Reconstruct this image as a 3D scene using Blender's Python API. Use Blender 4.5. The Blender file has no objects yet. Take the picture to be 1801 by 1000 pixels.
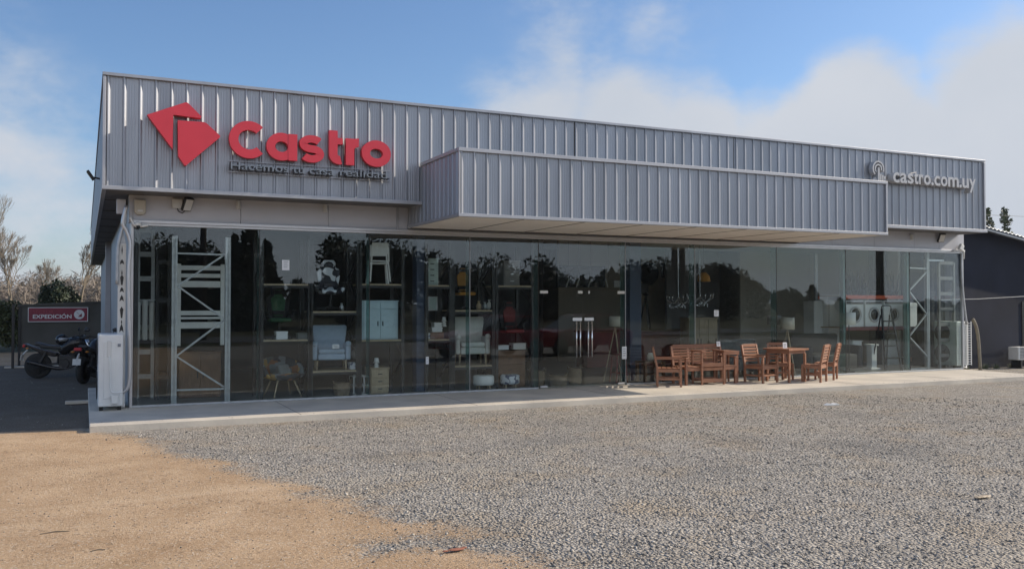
import bpy, bmesh, math, random
import numpy as np
from mathutils import Vector, Matrix
random.seed(7); R_ = random.Random(11); NP = np.random.default_rng(5)
rad = math.radians
SC = bpy.context.scene
COL = SC.collection

# ------------------------------------------------------------------ camera
FPX, YAW, PITCH = 1581.0, 0.44356, 0.02033
CAMP = Vector((-0.714, -16.315, 1.75))
cd = bpy.data.cameras.new("Camera"); cam = bpy.data.objects.new("Camera", cd); COL.objects.link(cam)
cam.location = CAMP; cam.rotation_euler = (math.pi/2 + PITCH, 0, -YAW)
cd.sensor_width = 36; cd.lens = FPX/1801*36; cd.clip_start = 0.1; cd.clip_end = 3000
SC.camera = cam
_F = Vector((math.sin(YAW)*math.cos(PITCH), math.cos(YAW)*math.cos(PITCH), math.sin(PITCH)))
_R = Vector((math.cos(YAW), -math.sin(YAW), 0)); _U = _R.cross(_F)
def P(px, py, y=0.0):                      # where the sight line through a photo pixel meets the plane Y = y
    d = _F + _R*((px-900.5)/FPX) + _U*((500-py)/FPX)
    return CAMP + d*((y-CAMP.y)/d.y)
def G(px, py, z=0.0):
    d = _F + _R*((px-900.5)/FPX) + _U*((500-py)/FPX)
    return CAMP + d*((z-CAMP.z)/d.z)

# ------------------------------------------------------------------ sun and sky
SUN = Vector((1.72, -.26, 1.0)).normalized()
sl = bpy.data.lights.new("Sun", 'SUN'); so = bpy.data.objects.new("Sun", sl); COL.objects.link(so)
sl.energy = 4.1; sl.angle = rad(.6); sl.color = (1, .87, .70)
so.rotation_euler = SUN.to_track_quat('Z', 'Y').to_euler(); so.location = (30, -20, 30)
W = bpy.data.worlds.new("World"); SC.world = W; W.use_nodes = True
nt = W.node_tree; nt.nodes.clear()
def N(t, **k):
    n = nt.nodes.new(t)
    for a, b in k.items(): setattr(n, a, b)
    return n
def L(a, b): nt.links.new(a, b)
out = N('ShaderNodeOutputWorld'); bg = N('ShaderNodeBackground'); L(bg.outputs[0], out.inputs[0])
sky = N('ShaderNodeTexSky', sky_type='NISHITA'); sky.sun_disc = False
sky.sun_elevation = math.asin(SUN.z); sky.sun_rotation = math.atan2(SUN.x, SUN.y)
sky.air_density = 1.0; sky.dust_density = 1.0; sky.ozone_density = 3.2
geo = N('ShaderNodeTexCoord')
noise = N('ShaderNodeTexNoise'); noise.inputs['Scale'].default_value = 7; noise.inputs['Detail'].default_value = 7
noise.inputs['Roughness'].default_value = .62
mp = N('ShaderNodeMapping'); mp.inputs['Scale'].default_value = (1, 1, 1.7); L(geo.outputs['Generated'], mp.inputs[0]); L(mp.outputs[0], noise.inputs[0])
def math_(op, a, b=None, clamp=False):
    n = N('ShaderNodeMath', operation=op); n.use_clamp = clamp
    for i, v in enumerate((a, b)):
        if v is None: continue
        if isinstance(v, (int, float)): n.inputs[i].default_value = v
        else: L(v, n.inputs[i])
    return n.outputs[0]
# cloud banks: soft lobes at directions of the sky, broken up by noise
lobes = [(940,300,.15,1),(1110,255,.11,1.15),(1215,262,.10,1.1),(1330,335,.14,1),(1420,255,.085,1.0),(1505,205,.09,1.4),(1580,265,.10,1.1),
         (1700,275,.11,1.0),(1800,205,.125,1.3),(1860,290,.16,1.2),(790,245,.06,.6),(40,370,.19,.5),(-170,330,.24,.6),(640,330,.12,.5),
         (2100,250,.22,1.1),(1010,55,.13,.30),(1150,25,.12,.28),(2500,260,.25,.9)]
tot = None
for px, py, r, a in lobes:
    d = (_F + _R*((px-900.5)/FPX) + _U*((500-py)/FPX)).normalized()
    vm = N('ShaderNodeVectorMath', operation='DISTANCE'); L(geo.outputs['Generated'], vm.inputs[0]); vm.inputs[1].default_value = d
    v = math_('MULTIPLY', math_('SUBTRACT', 1.0, math_('DIVIDE', vm.outputs['Value'], r), True), a*1.5)
    tot = v if tot is None else math_('MAXIMUM', tot, v)
sep = N('ShaderNodeSeparateXYZ'); L(geo.outputs['Generated'], sep.inputs[0])
low = math_('MULTIPLY', math_('SUBTRACT', 1.0, math_('DIVIDE', math_('ABSOLUTE', sep.outputs[2]), .15), True), .8)   # banks near the horizon
# unseen cloud cover behind the camera, brightened below as added fill light
back = math_('MULTIPLY', math_('SUBTRACT', math_('MULTIPLY', sep.outputs[1], -1.0), .1, True), .9)
tot = math_('MAXIMUM', math_('MAXIMUM', tot, low), back)
nz = math_('MULTIPLY', math_('SUBTRACT', noise.outputs[0], .5), 1.7)
ms = math_('ADD', tot, math_('MULTIPLY', nz, math_('MINIMUM', math_('MULTIPLY', tot, 3.0), 1.0)))
mr = N('ShaderNodeMapRange', interpolation_type='SMOOTHSTEP'); L(ms, mr.inputs[0]); mr.inputs[1].default_value = .08; mr.inputs[2].default_value = .95
cc = N('ShaderNodeMix', data_type='RGBA'); L(mr.outputs[0], cc.inputs['Factor'])
skt = N('ShaderNodeMix', data_type='RGBA', blend_type='MULTIPLY'); skt.inputs['Factor'].default_value = 1
L(sky.outputs[0], skt.inputs['A']); skt.inputs['B'].default_value = (.97, 1.08, 1.20, 1)
L(skt.outputs['Result'], cc.inputs['A'])
n2 = N('ShaderNodeTexNoise'); n2.inputs['Scale'].default_value = 5; n2.inputs['Detail'].default_value = 4; L(geo.outputs['Generated'], n2.inputs[0])
c2 = N('ShaderNodeMix', data_type='RGBA'); L(n2.outputs[0], c2.inputs['Factor'])
c2.inputs['A'].default_value = (3.9, 4.4, 5.2, 1); c2.inputs['B'].default_value = (5.6, 5.8, 6.2, 1)
c3 = N('ShaderNodeMix', data_type='RGBA', blend_type='MULTIPLY'); c3.inputs['Factor'].default_value = 1; L(c2.outputs['Result'], c3.inputs['A'])
L(math_('ADD', math_('MULTIPLY', back, 1.1), 1.0), c3.inputs['B']); L(c3.outputs['Result'], cc.inputs['B']); L(cc.outputs['Result'], bg.inputs[0]); bg.inputs[1].default_value = .093  # rear cloud made brighter than the rest to lift the shaded front

SC.view_settings.view_transform = 'Standard'; SC.view_settings.look = 'None'; SC.view_settings.gamma = 1
SC.view_settings.exposure = 0.42
SC.cycles.max_bounces = 10; SC.cycles.transparent_max_bounces = 24; SC.cycles.caustics_reflective = False; SC.cycles.caustics_refractive = False
SC.cycles.sample_clamp_indirect = 6

# ------------------------------------------------------------------ materials
def newmat(name):
    m = bpy.data.materials.new(name); m.use_nodes = True
    return m, m.node_tree, m.node_tree.nodes['Principled BSDF']
def pm(name, col, rough=.6, metal=0, var=.12, scale=6, bump=0, bscale=60, stretch=None, spec=None, col2=None):
    m, t, b = newmat(name)
    tc = t.nodes.new('ShaderNodeTexCoord'); mpn = t.nodes.new('ShaderNodeMapping')
    t.links.new(tc.outputs['Object'], mpn.inputs[0])
    if stretch: mpn.inputs['Scale'].default_value = stretch
    nz = t.nodes.new('ShaderNodeTexNoise'); nz.inputs['Scale'].default_value = scale; nz.inputs['Detail'].default_value = 5
    t.links.new(mpn.outputs[0], nz.inputs[0])
    mr = t.nodes.new('ShaderNodeMapRange'); mr.inputs[1].default_value = .3; mr.inputs[2].default_value = .7
    t.links.new(nz.outputs[0], mr.inputs[0])
    mx = t.nodes.new('ShaderNodeMix'); mx.data_type = 'RGBA'; t.links.new(mr.outputs[0], mx.inputs['Factor'])
    c2 = col2 or [min(1, c*(1+var)) for c in col]
    mx.inputs['A'].default_value = (*[c*(1-var) for c in col], 1); mx.inputs['B'].default_value = (*c2, 1)
    t.links.new(mx.outputs['Result'], b.inputs['Base Color'])
    b.inputs['Roughness'].default_value = rough; b.inputs['Metallic'].default_value = metal
    if spec is not None: b.inputs['Specular IOR Level'].default_value = spec
    if bump:
        nb = t.nodes.new('ShaderNodeTexNoise'); nb.inputs['Scale'].default_value = bscale; nb.inputs['Detail'].default_value = 4
        t.links.new(mpn.outputs[0], nb.inputs[0])
        bp = t.nodes.new('ShaderNodeBump'); bp.inputs['Strength'].default_value = bump; bp.inputs['Distance'].default_value = .02
        t.links.new(nb.outputs[0], bp.inputs['Height']); t.links.new(bp.outputs[0], b.inputs['Normal'])
    return m
M = {}
M['clad'] = pm('ribbed_steel', (.33,.347,.382), .42, .45, .12, 1.1, .22, 1.6, stretch=(2,2,.3))
M['trim'] = pm('steel_trim', (.40,.41,.44), .45, .4, .06, 2)
M['panel'] = pm('header_panel', (.52,.53,.57), .55, .15, .05, 2)
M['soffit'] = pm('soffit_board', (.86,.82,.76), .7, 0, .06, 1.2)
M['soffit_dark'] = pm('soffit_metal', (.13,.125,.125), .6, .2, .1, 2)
M['alu'] = pm('aluminium', (.55,.55,.56), .35, .6, .05, 5)
M['white'] = pm('white_paint', (.70,.71,.70), .5, 0, .05, 3)
M['offwhite'] = pm('weathered_white_plastic', (.62,.62,.60), .5, 0, .08, 3)
M['seam'] = pm('dark_seam', (.05,.045,.04), .8)
M['red'] = pm('red_sign_plastic', (.62,.030,.055), .42, 0, .05, 3)
M['signdark'] = pm('dark_sign_letters', (.045,.047,.055), .6, 0, .15, 8)
M['signgrey'] = pm('pale_grey_letters', (.46,.47,.49), .5, 0, .08, 8)
M['maroon'] = pm('maroon_vinyl', (.22,.018,.045), .45, 0, .1, 3)
M['pinkish'] = pm('faded_red_print', (.36,.05,.08), .5)
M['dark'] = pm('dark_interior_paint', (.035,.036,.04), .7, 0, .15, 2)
M['black'] = pm('black_plastic', (.018,.018,.02), .42, 0, .2, 8)
M['blacksheen'] = pm('black_paint', (.012,.012,.014), .25, 0, .2, 8)
M['rubber'] = pm('rubber', (.02,.02,.02), .8, 0, .2, 20)
M['chrome'] = pm('bright_metal', (.7,.7,.72), .22, 1, .03, 5)
M['steel'] = pm('galvanised_steel', (.42,.44,.46), .45, .5, .12, 12)
M['rackwhite'] = pm('pale_rack_steel', (.50,.56,.56), .5, .1, .1, 6)
M['navycol'] = pm('navy_column_paint', (.035,.055,.10), .6, 0, .1, 2)
M['navy'] = pm('navy_wall_sheet', (.015,.019,.033), .8, 0, .25, .9, .15, 4, spec=.2)
M['roofsheet'] = pm('grey_roof_sheet', (.22,.25,.29), .5, .3, .1, 2)
M['beige'] = pm('beige_partition', (.42,.36,.28), .8, 0, .06, 1)
M['greywall'] = pm('grey_inner_wall', (.20,.20,.20), .8, 0, .08, 1)
M['cream'] = pm('cream_inner_wall', (.62,.58,.50), .8, 0, .06, 1)
M['orange'] = pm('orange_rack_beam', (.62,.10,.03), .45, 0, .1, 4)
M['brownred'] = pm('dark_red_rack_beam', (.16,.035,.03), .5, 0, .2, 4)
M['wood'] = pm('reddish_hardwood', (.30,.14,.08), .5, 0, .25, 5, .15, 40, stretch=(1,1,8))
M['woodlight'] = pm('pale_wood', (.38,.30,.20), .55, 0, .15, 6, .1, 40, stretch=(6,1,1))
M['woodbrown'] = pm('brown_wood', (.17,.09,.05), .55, 0, .2, 5, .1, 40, stretch=(6,1,1))
M['ratten'] = pm('wicker', (.20,.15,.10), .8, 0, .4, 60, .6, 90)
M['bluefab'] = pm('pale_blue_fabric', (.36,.45,.56), .9, 0, .06, 12, .2, 300)
M['creamfab'] = pm('pale_cream_fabric', (.55,.57,.54), .9, 0, .06, 12, .2, 300)
M['greyfab'] = pm('grey_fabric', (.17,.18,.18), .95, 0, .1, 12, .2, 300)
M['blackfab'] = pm('black_fabric', (.02,.02,.023), .8, 0, .2, 12)
M['shade'] = pm('lamp_shade_linen', (.50,.47,.40), .85, 0, .05, 12, .1, 200)
M['orangeshade'] = pm('amber_lamp_shade', (.55,.27,.06), .8, 0, .08, 12)
M['paleblue'] = pm('pale_blue_cabinet_paint', (.42,.56,.62), .45, 0, .05, 3)
M['palegreen'] = pm('pale_green_cabinet_paint', (.42,.52,.50), .45, 0, .05, 3)
M['green'] = pm('green_upholstery', (.012,.06,.025), .7)
M['redfab'] = pm('red_upholstery', (.15,.015,.015), .6)
M['yellow'] = pm('amber_lacquer', (.36,.17,.02), .6)
M['whitegoods'] = pm('white_enamel', (.82,.85,.85), .3, 0, .04, 3)
M['glassdark'] = pm('smoked_glass', (.012,.014,.016), .08, 0, .1, 3)
M['paper'] = pm('white_paper', (.72,.74,.76), .7, 0, .04, 4)
M['print'] = pm('grey_print', (.2,.22,.25), .7)
M['concrete'] = pm('concrete', (.54,.50,.44), .85, 0, .15, 1.3, .25, 30, col2=(.64,.585,.50))
M['bark'] = pm('grey_bark', (.20,.165,.125), .9, 0, .25, 8)
M['darkbark'] = pm('dark_bark', (.06,.045,.035), .9, 0, .25, 8)
M['fence'] = pm('dull_metal_screen', (.085,.085,.078), .7, .2, .2, 1.5)
M['leaf'] = pm('leaves', (.045,.07,.025), .6, 0, .5, 2.5, col2=(.11,.13,.045))
M['pine'] = pm('pine_needles', (.02,.035,.018), .6, 0, .5, 3, col2=(.045,.065,.03))
M['blade'] = pm('snake_plant_leaf', (.008,.014,.008), .85, 0, .4, 20, col2=(.02,.03,.015), spec=.1)
M['dryleaf'] = pm('dry_winter_twigs', (.19,.15,.125), .8, 0, .3, .3, col2=(.25,.21,.165))
M['carred'] = pm('dark_red_car_paint', (.28,.012,.016), .25, .2, .05, 4)
M['tail'] = pm('red_lens', (.5,.02,.02), .3)
M['innerfloor'] = pm('polished_floor', (.22,.21,.20), .35, 0, .12, 1)
M['amberlens'] = pm('amber_lens', (.6,.22,.02), .3)
M['hose'] = pm('grey_brown_hose', (.20,.18,.14), .7)

def patch_mat():
    m, t, b = newmat('patchwork_cloth')
    tc = t.nodes.new('ShaderNodeTexCoord'); v = t.nodes.new('ShaderNodeTexVoronoi'); v.inputs['Scale'].default_value = 5.5
    v.distance = 'CHEBYCHEV'; t.links.new(tc.outputs['Object'], v.inputs[0])
    s = t.nodes.new('ShaderNodeSeparateColor'); t.links.new(v.outputs['Color'], s.inputs[0])
    r = t.nodes.new('ShaderNodeValToRGB'); r.color_ramp.interpolation = 'CONSTANT'
    cs = [(.05,.055,.065),(.42,.26,.07),(.22,.25,.27),(.10,.12,.13),(.28,.12,.05),(.14,.18,.2)]
    el = r.color_ramp.elements
    el[0].position = 0; el[0].color = (*cs[0], 1); el[1].position = .2; el[1].color = (*cs[1], 1)
    for i in range(2, 6): e = el.new(i*.17); e.color = (*cs[i], 1)
    t.links.new(s.outputs[0], r.inputs[0]); t.links.new(r.outputs[0], b.inputs['Base Color']); b.inputs['Roughness'].default_value = .9
    return m
M['patch'] = patch_mat()
def vor_mat(name, a, bcol, sc, th):
    m, t, b = newmat(name)
    tc = t.nodes.new('ShaderNodeTexCoord'); v = t.nodes.new('ShaderNodeTexNoise'); v.inputs['Scale'].default_value = sc; v.inputs['Detail'].default_value = 0
    t.links.new(tc.outputs['Object'], v.inputs[0]); r = t.nodes.new('ShaderNodeValToRGB'); r.color_ramp.interpolation = 'CONSTANT'
    r.color_ramp.elements[0].color = (*a, 1); r.color_ramp.elements[1].position = th; r.color_ramp.elements[1].color = (*bcol, 1)
    t.links.new(v.outputs[0], r.inputs[0]); t.links.new(r.outputs[0], b.inputs['Base Color']); b.inputs['Roughness'].default_value = .55
    return m
M['bwseat'] = vor_mat('black_white_upholstery', (.62,.66,.72), (.015,.017,.03), 5, .5)
M['printfab'] = vor_mat('printed_white_cloth', (.60,.62,.66), (.07,.09,.16), 14, .56)
def glass_mat():
    m, t, b = newmat('shop_glass'); t.nodes.remove(b); o = t.nodes['Material Output']
    tr = t.nodes.new('ShaderNodeBsdfTransparent'); tr.inputs[0].default_value = (.92,.955,.95,1)
    gl = t.nodes.new('ShaderNodeBsdfGlossy'); gl.inputs['Roughness'].default_value = 0; gl.inputs[0].default_value = (.92,.97,1,1)
    fr = t.nodes.new('ShaderNodeFresnel'); fr.inputs[0].default_value = 1.52
    ge = t.nodes.new('ShaderNodeNewGeometry'); mi = t.nodes.new('ShaderNodeMapRange'); mi.inputs[3].default_value = 1.52; mi.inputs[4].default_value = 1/1.52   # same reflectance on both faces of the thin pane
    t.links.new(ge.outputs['Backfacing'], mi.inputs[0]); t.links.new(mi.outputs[0], fr.inputs[0])
    mx = t.nodes.new('ShaderNodeMixShader'); t.links.new(fr.outputs[0], mx.inputs[0]); t.links.new(tr.outputs[0], mx.inputs[1]); t.links.new(gl.outputs[0], mx.inputs[2])
    t.links.new(mx.outputs[0], o.inputs[0])
    nzz = t.nodes.new('ShaderNodeTexNoise'); nzz.inputs['Scale'].default_value = .7; tc = t.nodes.new('ShaderNodeTexCoord'); t.links.new(tc.outputs['Object'], nzz.inputs[0])
    bp = t.nodes.new('ShaderNodeBump'); bp.inputs['Strength'].default_value = .05; bp.inputs['Distance'].default_value = .01
    t.links.new(nzz.outputs[0], bp.inputs['Height']); t.links.new(bp.outputs[0], gl.inputs['Normal'])
    return m
M['glass'] = glass_mat()
def fin_mat():
    m, t, b = newmat('greenish_glass_edge'); t.nodes.remove(b); o = t.nodes['Material Output']
    tr = t.nodes.new('ShaderNodeBsdfTransparent'); tr.inputs[0].default_value = (.62,.78,.76,1)
    pr = t.nodes.new('ShaderNodeBsdfPrincipled'); pr.inputs['Base Color'].default_value = (.25,.36,.36,1); pr.inputs['Roughness'].default_value = .15
    mx = t.nodes.new('ShaderNodeMixShader'); mx.inputs[0].default_value = .22; t.links.new(tr.outputs[0], mx.inputs[1]); t.links.new(pr.outputs[0], mx.inputs[2]); t.links.new(mx.outputs[0], o.inputs[0])
    return m
M['fin'] = fin_mat()

# ------------------------------------------------------------------ mesh helper
class MB:
    def __init__(s): s.bm = bmesh.new()
    def _box(s, mtx):
        r = bmesh.ops.create_cube(s.bm, size=1, matrix=mtx); return r['verts']
    def box(s, x0, x1, y0, y1, z0, z1):
        s._box(Matrix.Translation(((x0+x1)/2, (y0+y1)/2, (z0+z1)/2)) @ Matrix.Diagonal((abs(x1-x0), abs(y1-y0), abs(z1-z0), 1))); return s
    def obox(s, c, size, rot=(0,0,0)):
        from mathutils import Euler
        s._box(Matrix.Translation(c) @ Euler(rot).to_matrix().to_4x4() @ Matrix.Diagonal((*size, 1))); return s
    def bar(s, p, q, w, h=None, up=(0,0,1)):
        p, q = Vector(p), Vector(q); d = q-p; l = d.length; z = d/l; u = Vector(up)
        if abs(z.dot(u)) > .98: u = Vector((0,1,0))
        x = u.cross(z).normalized(); y = z.cross(x)
        m = Matrix((x, y, z)).transposed().to_4x4()
        s._box(Matrix.Translation((p+q)/2) @ m @ Matrix.Diagonal((w, h or w, l, 1))); return s
    def tube(s, pts, r, n=8, caps=True):
        pts = [Vector(p) for p in pts]; k = len(pts)
        rs = r if isinstance(r, (list, tuple)) else [r]*k
        rings = []; ref = None
        for i, p in enumerate(pts):
            t = (pts[min(i+1, k-1)] - pts[max(i-1, 0)]).normalized()
            if ref is None: ref = Vector((0,0,1)) if abs(t.z) < .9 else Vector((1,0,0))
            x = ref - t*ref.dot(t)
            if x.length < 1e-4: x = t.orthogonal()
            x.normalize(); ref = x; y = t.cross(x)
            rings.append([s.bm.verts.new(p + (x*math.cos(a) + y*math.sin(a))*rs[i]) for a in [2*math.pi*j/n for j in range(n)]])
        for a, b in zip(rings, rings[1:]):
            for j in range(n): s.bm.faces.new((a[j], a[(j+1) % n], b[(j+1) % n], b[j]))
        if caps: s.bm.faces.new(rings[0][::-1]); s.bm.faces.new(rings[-1])
        return s
    def cyl(s, p, q, r0, r1=None, n=16): return s.tube([p, q], [r0, r0 if r1 is None else r1], n)
    def lathe(s, prof, c=(0,0,0), n=20, axis='Z'):
        rings = []
        for r, z in prof:
            ring = []
            for j in range(n):
                a = 2*math.pi*j/n; v = (r*math.cos(a), r*math.sin(a), z)
                if axis == 'Y': v = (v[0], v[2], v[1])
                if axis == 'X': v = (v[2], v[0], v[1])
                ring.append(s.bm.verts.new(Vector(v)+Vector(c)))
            rings.append(ring)
        for a, b in zip(rings, rings[1:]):
            for j in range(n): s.bm.faces.new((a[j], a[(j+1) % n], b[(j+1) % n], b[j]))
        if prof[0][0] > 1e-4: s.bm.faces.new(rings[0][::-1])
        if prof[-1][0] > 1e-4: s.bm.faces.new(rings[-1])
        return s
    def ball(s, c, r, sub=2):
        r = r if isinstance(r, (tuple, list)) else (r, r, r)
        bmesh.ops.create_icosphere(s.bm, subdivisions=sub, radius=1, matrix=Matrix.Translation(c) @ Matrix.Diagonal((*r, 1))); return s
    def prism(s, pts, y0, y1, holes=None):     # outline in X-Z, extruded along Y
        a = [s.bm.verts.new((x, y0, z)) for x, z in pts]; b = [s.bm.verts.new((x, y1, z)) for x, z in pts]
        s.bm.faces.new(a); s.bm.faces.new(b[::-1])
        n = len(pts)
        for i in range(n): s.bm.faces.new((a[i], b[i], b[(i+1) % n], a[(i+1) % n]))
        return s
    def strip(s, left, right, y0, y1):         # a band between two lines of points in X-Z (thick in Y)
        n = len(left)
        A = [(s.bm.verts.new((l[0], y0, l[1])), s.bm.verts.new((r[0], y0, r[1])), s.bm.verts.new((r[0], y1, r[1])), s.bm.verts.new((l[0], y1, l[1]))) for l, r in zip(left, right)]
        for p, q in zip(A, A[1:]):
            for i in range(4): s.bm.faces.new((p[i], p[(i+1) % 4], q[(i+1) % 4], q[i]))
        if (Vector(left[0])-Vector(left[-1])).length > 1e-5 : s.bm.faces.new(A[0][::-1]); s.bm.faces.new(A[-1])
        return s
    def extr(s, prof, z0, z1):                 # open wall: a plan line of (x, y) raised from z0 to z1
        a = [s.bm.verts.new((x, y, z0)) for x, y in prof]; b = [s.bm.verts.new((x, y, z1)) for x, y in prof]
        for i in range(len(prof)-1): s.bm.faces.new((a[i], a[i+1], b[i+1], b[i]))
        return s
    def build(s, name, mat, parent=None, smooth=False, bevel=0, seg=2, label=None):
        bmesh.ops.recalc_face_normals(s.bm, faces=s.bm.faces)
        me = bpy.data.meshes.new(name); s.bm.to_mesh(me); s.bm.free()
        me.materials.append(M[mat] if isinstance(mat, str) else mat)
        if smooth: me.polygons.foreach_set('use_smooth', [True]*len(me.polygons))
        o = bpy.data.objects.new(name, me); COL.objects.link(o)
        if parent: o.parent = parent
        if bevel:
            md = o.modifiers.new('Bevel', 'BEVEL'); md.width = bevel; md.segments = seg; md.limit_method = 'ANGLE'; md.angle_limit = rad(40)
        if label: o['label'] = label
        return o
def rawmesh(name, verts, faces, mat, parent=None, smooth=False):
    me = bpy.data.meshes.new(name)
    verts = np.asarray(verts, np.float32); faces = np.asarray(faces, np.int32); k = faces.shape[1]
    me.vertices.add(len(verts)); me.vertices.foreach_set('co', verts.ravel())
    me.loops.add(faces.size); me.loops.foreach_set('vertex_index', faces.ravel())
    me.polygons.add(len(faces)); me.polygons.foreach_set('loop_start', np.arange(0, faces.size, k, dtype=np.int32)); me.polygons.foreach_set('loop_total', np.full(len(faces), k, np.int32))
    me.update(calc_edges=True); me.materials.append(M[mat] if isinstance(mat, str) else mat)
    if smooth: me.polygons.foreach_set('use_smooth', [True]*len(faces))
    o = bpy.data.objects.new(name, me); COL.objects.link(o)
    if parent: o.parent = parent
    return o
def thing(name, label, cat, loc=(0,0,0), rz=0, group=None):
    o = bpy.data.objects.new(name, None); COL.objects.link(o); o.location = loc; o.rotation_euler = (0,0,rz); o.empty_display_size = .1
    o['label'] = label; o['category'] = cat
    if group: o['group'] = group
    return o
def tag(o, label, cat, group=None):
    o['label'] = label; o['category'] = cat
    if group: o['group'] = group
    return o
def struct(o, kind='structure'): o['kind'] = kind; return o
def dup(root, loc, rz, label, group=None):
    r = root.copy(); COL.objects.link(r); r.location = loc; r.rotation_euler = (0,0,rz); r['label'] = label
    if group: r['group'] = group
    for ch in list(root.children):
        c = ch.copy(); COL.objects.link(c); c.parent = r
        for g in ch.children:
            d = g.copy(); COL.objects.link(d); d.parent = c
    return r
def span(px0, px1, py0, py1, y):            # X centre, width, base Z, height of a photo box lying at depth y
    a, b = P(px0, py1, y), P(px1, py1, y); c = P((px0+px1)/2, py0, y); m = P((px0+px1)/2, py1, y)
    return (a.x+b.x)/2, b.x-a.x, m.z, c.z-m.z

# ------------------------------------------------------------------ ground
SAND = np.array([(-.7,-1.75),(-.45,-2.3),(.13,-3.34),(.25,-4.5),(.77,-5.61),(.99,-6.56),(1.34,-7.28),(1.3,-7.7),(1.56,-8.04),(1.65,-8.82),(2.2,-9.62),(1.35,-9.5),(1.25,-9.72),(1.9,-9.95),(2.15,-10.4),(2.3,-10.9),(2.5,-14),(3,-24),(-30,-24),(-60,-1.5),(-60,30),(2,30),(2,-1.5),(-.9,-1.5)])
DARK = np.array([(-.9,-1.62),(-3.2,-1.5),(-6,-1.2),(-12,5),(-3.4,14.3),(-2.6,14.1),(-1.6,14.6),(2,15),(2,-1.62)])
def sdist(PT, poly):
    x, y = PT[:,0], PT[:,1]; d = np.full(len(PT), 1e9); ins = np.zeros(len(PT), bool)
    for i in range(len(poly)):
        a, b = poly[i], poly[(i+1) % len(poly)]
        ab = b-a; t = np.clip(((x-a[0])*ab[0]+(y-a[1])*ab[1])/(ab@ab), 0, 1)
        d = np.minimum(d, np.hypot(x-a[0]-t*ab[0], y-a[1]-t*ab[1]))
        c = (a[1] > y) != (b[1] > y)
        with np.errstate(divide='ignore', invalid='ignore'): xi = a[0]+(y-a[1])*(b[0]-a[0])/(b[1]-a[1])
        ins ^= c & (x < xi)
    return np.where(ins, d, -d)
def axis(lo, hi, step, far):
    a = np.arange(lo, hi+1e-6, step); g = []; s = step; v = hi
    while v < far: s *= 1.45; v += s; g.append(v)
    h = []; s = step; v = lo
    while v > -far: s *= 1.45; v -= s; h.append(v)
    return np.array(h[::-1]+list(a)+g)
gx, gy = axis(-6, 22, .16, 900), axis(-18, 1, .16, 900)
XX, YY = np.meshgrid(gx, gy); V = np.stack([XX.ravel(), YY.ravel(), np.full(XX.size, -.1)], 1)
V[:,2] += np.where((np.abs(V[:,0]) < 30) & (V[:,1] < -2.4), .012*np.sin(V[:,0]*.9+1)*np.sin(V[:,1]*.7)+.006*np.sin(V[:,0]*2.7+V[:,1]*1.9), 0)
nx, ny = len(gx), len(gy); I = np.arange(nx*ny).reshape(ny, nx)
Fq = np.stack([I[:-1,:-1].ravel(), I[:-1,1:].ravel(), I[1:,1:].ravel(), I[1:,:-1].ravel()], 1)
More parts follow.
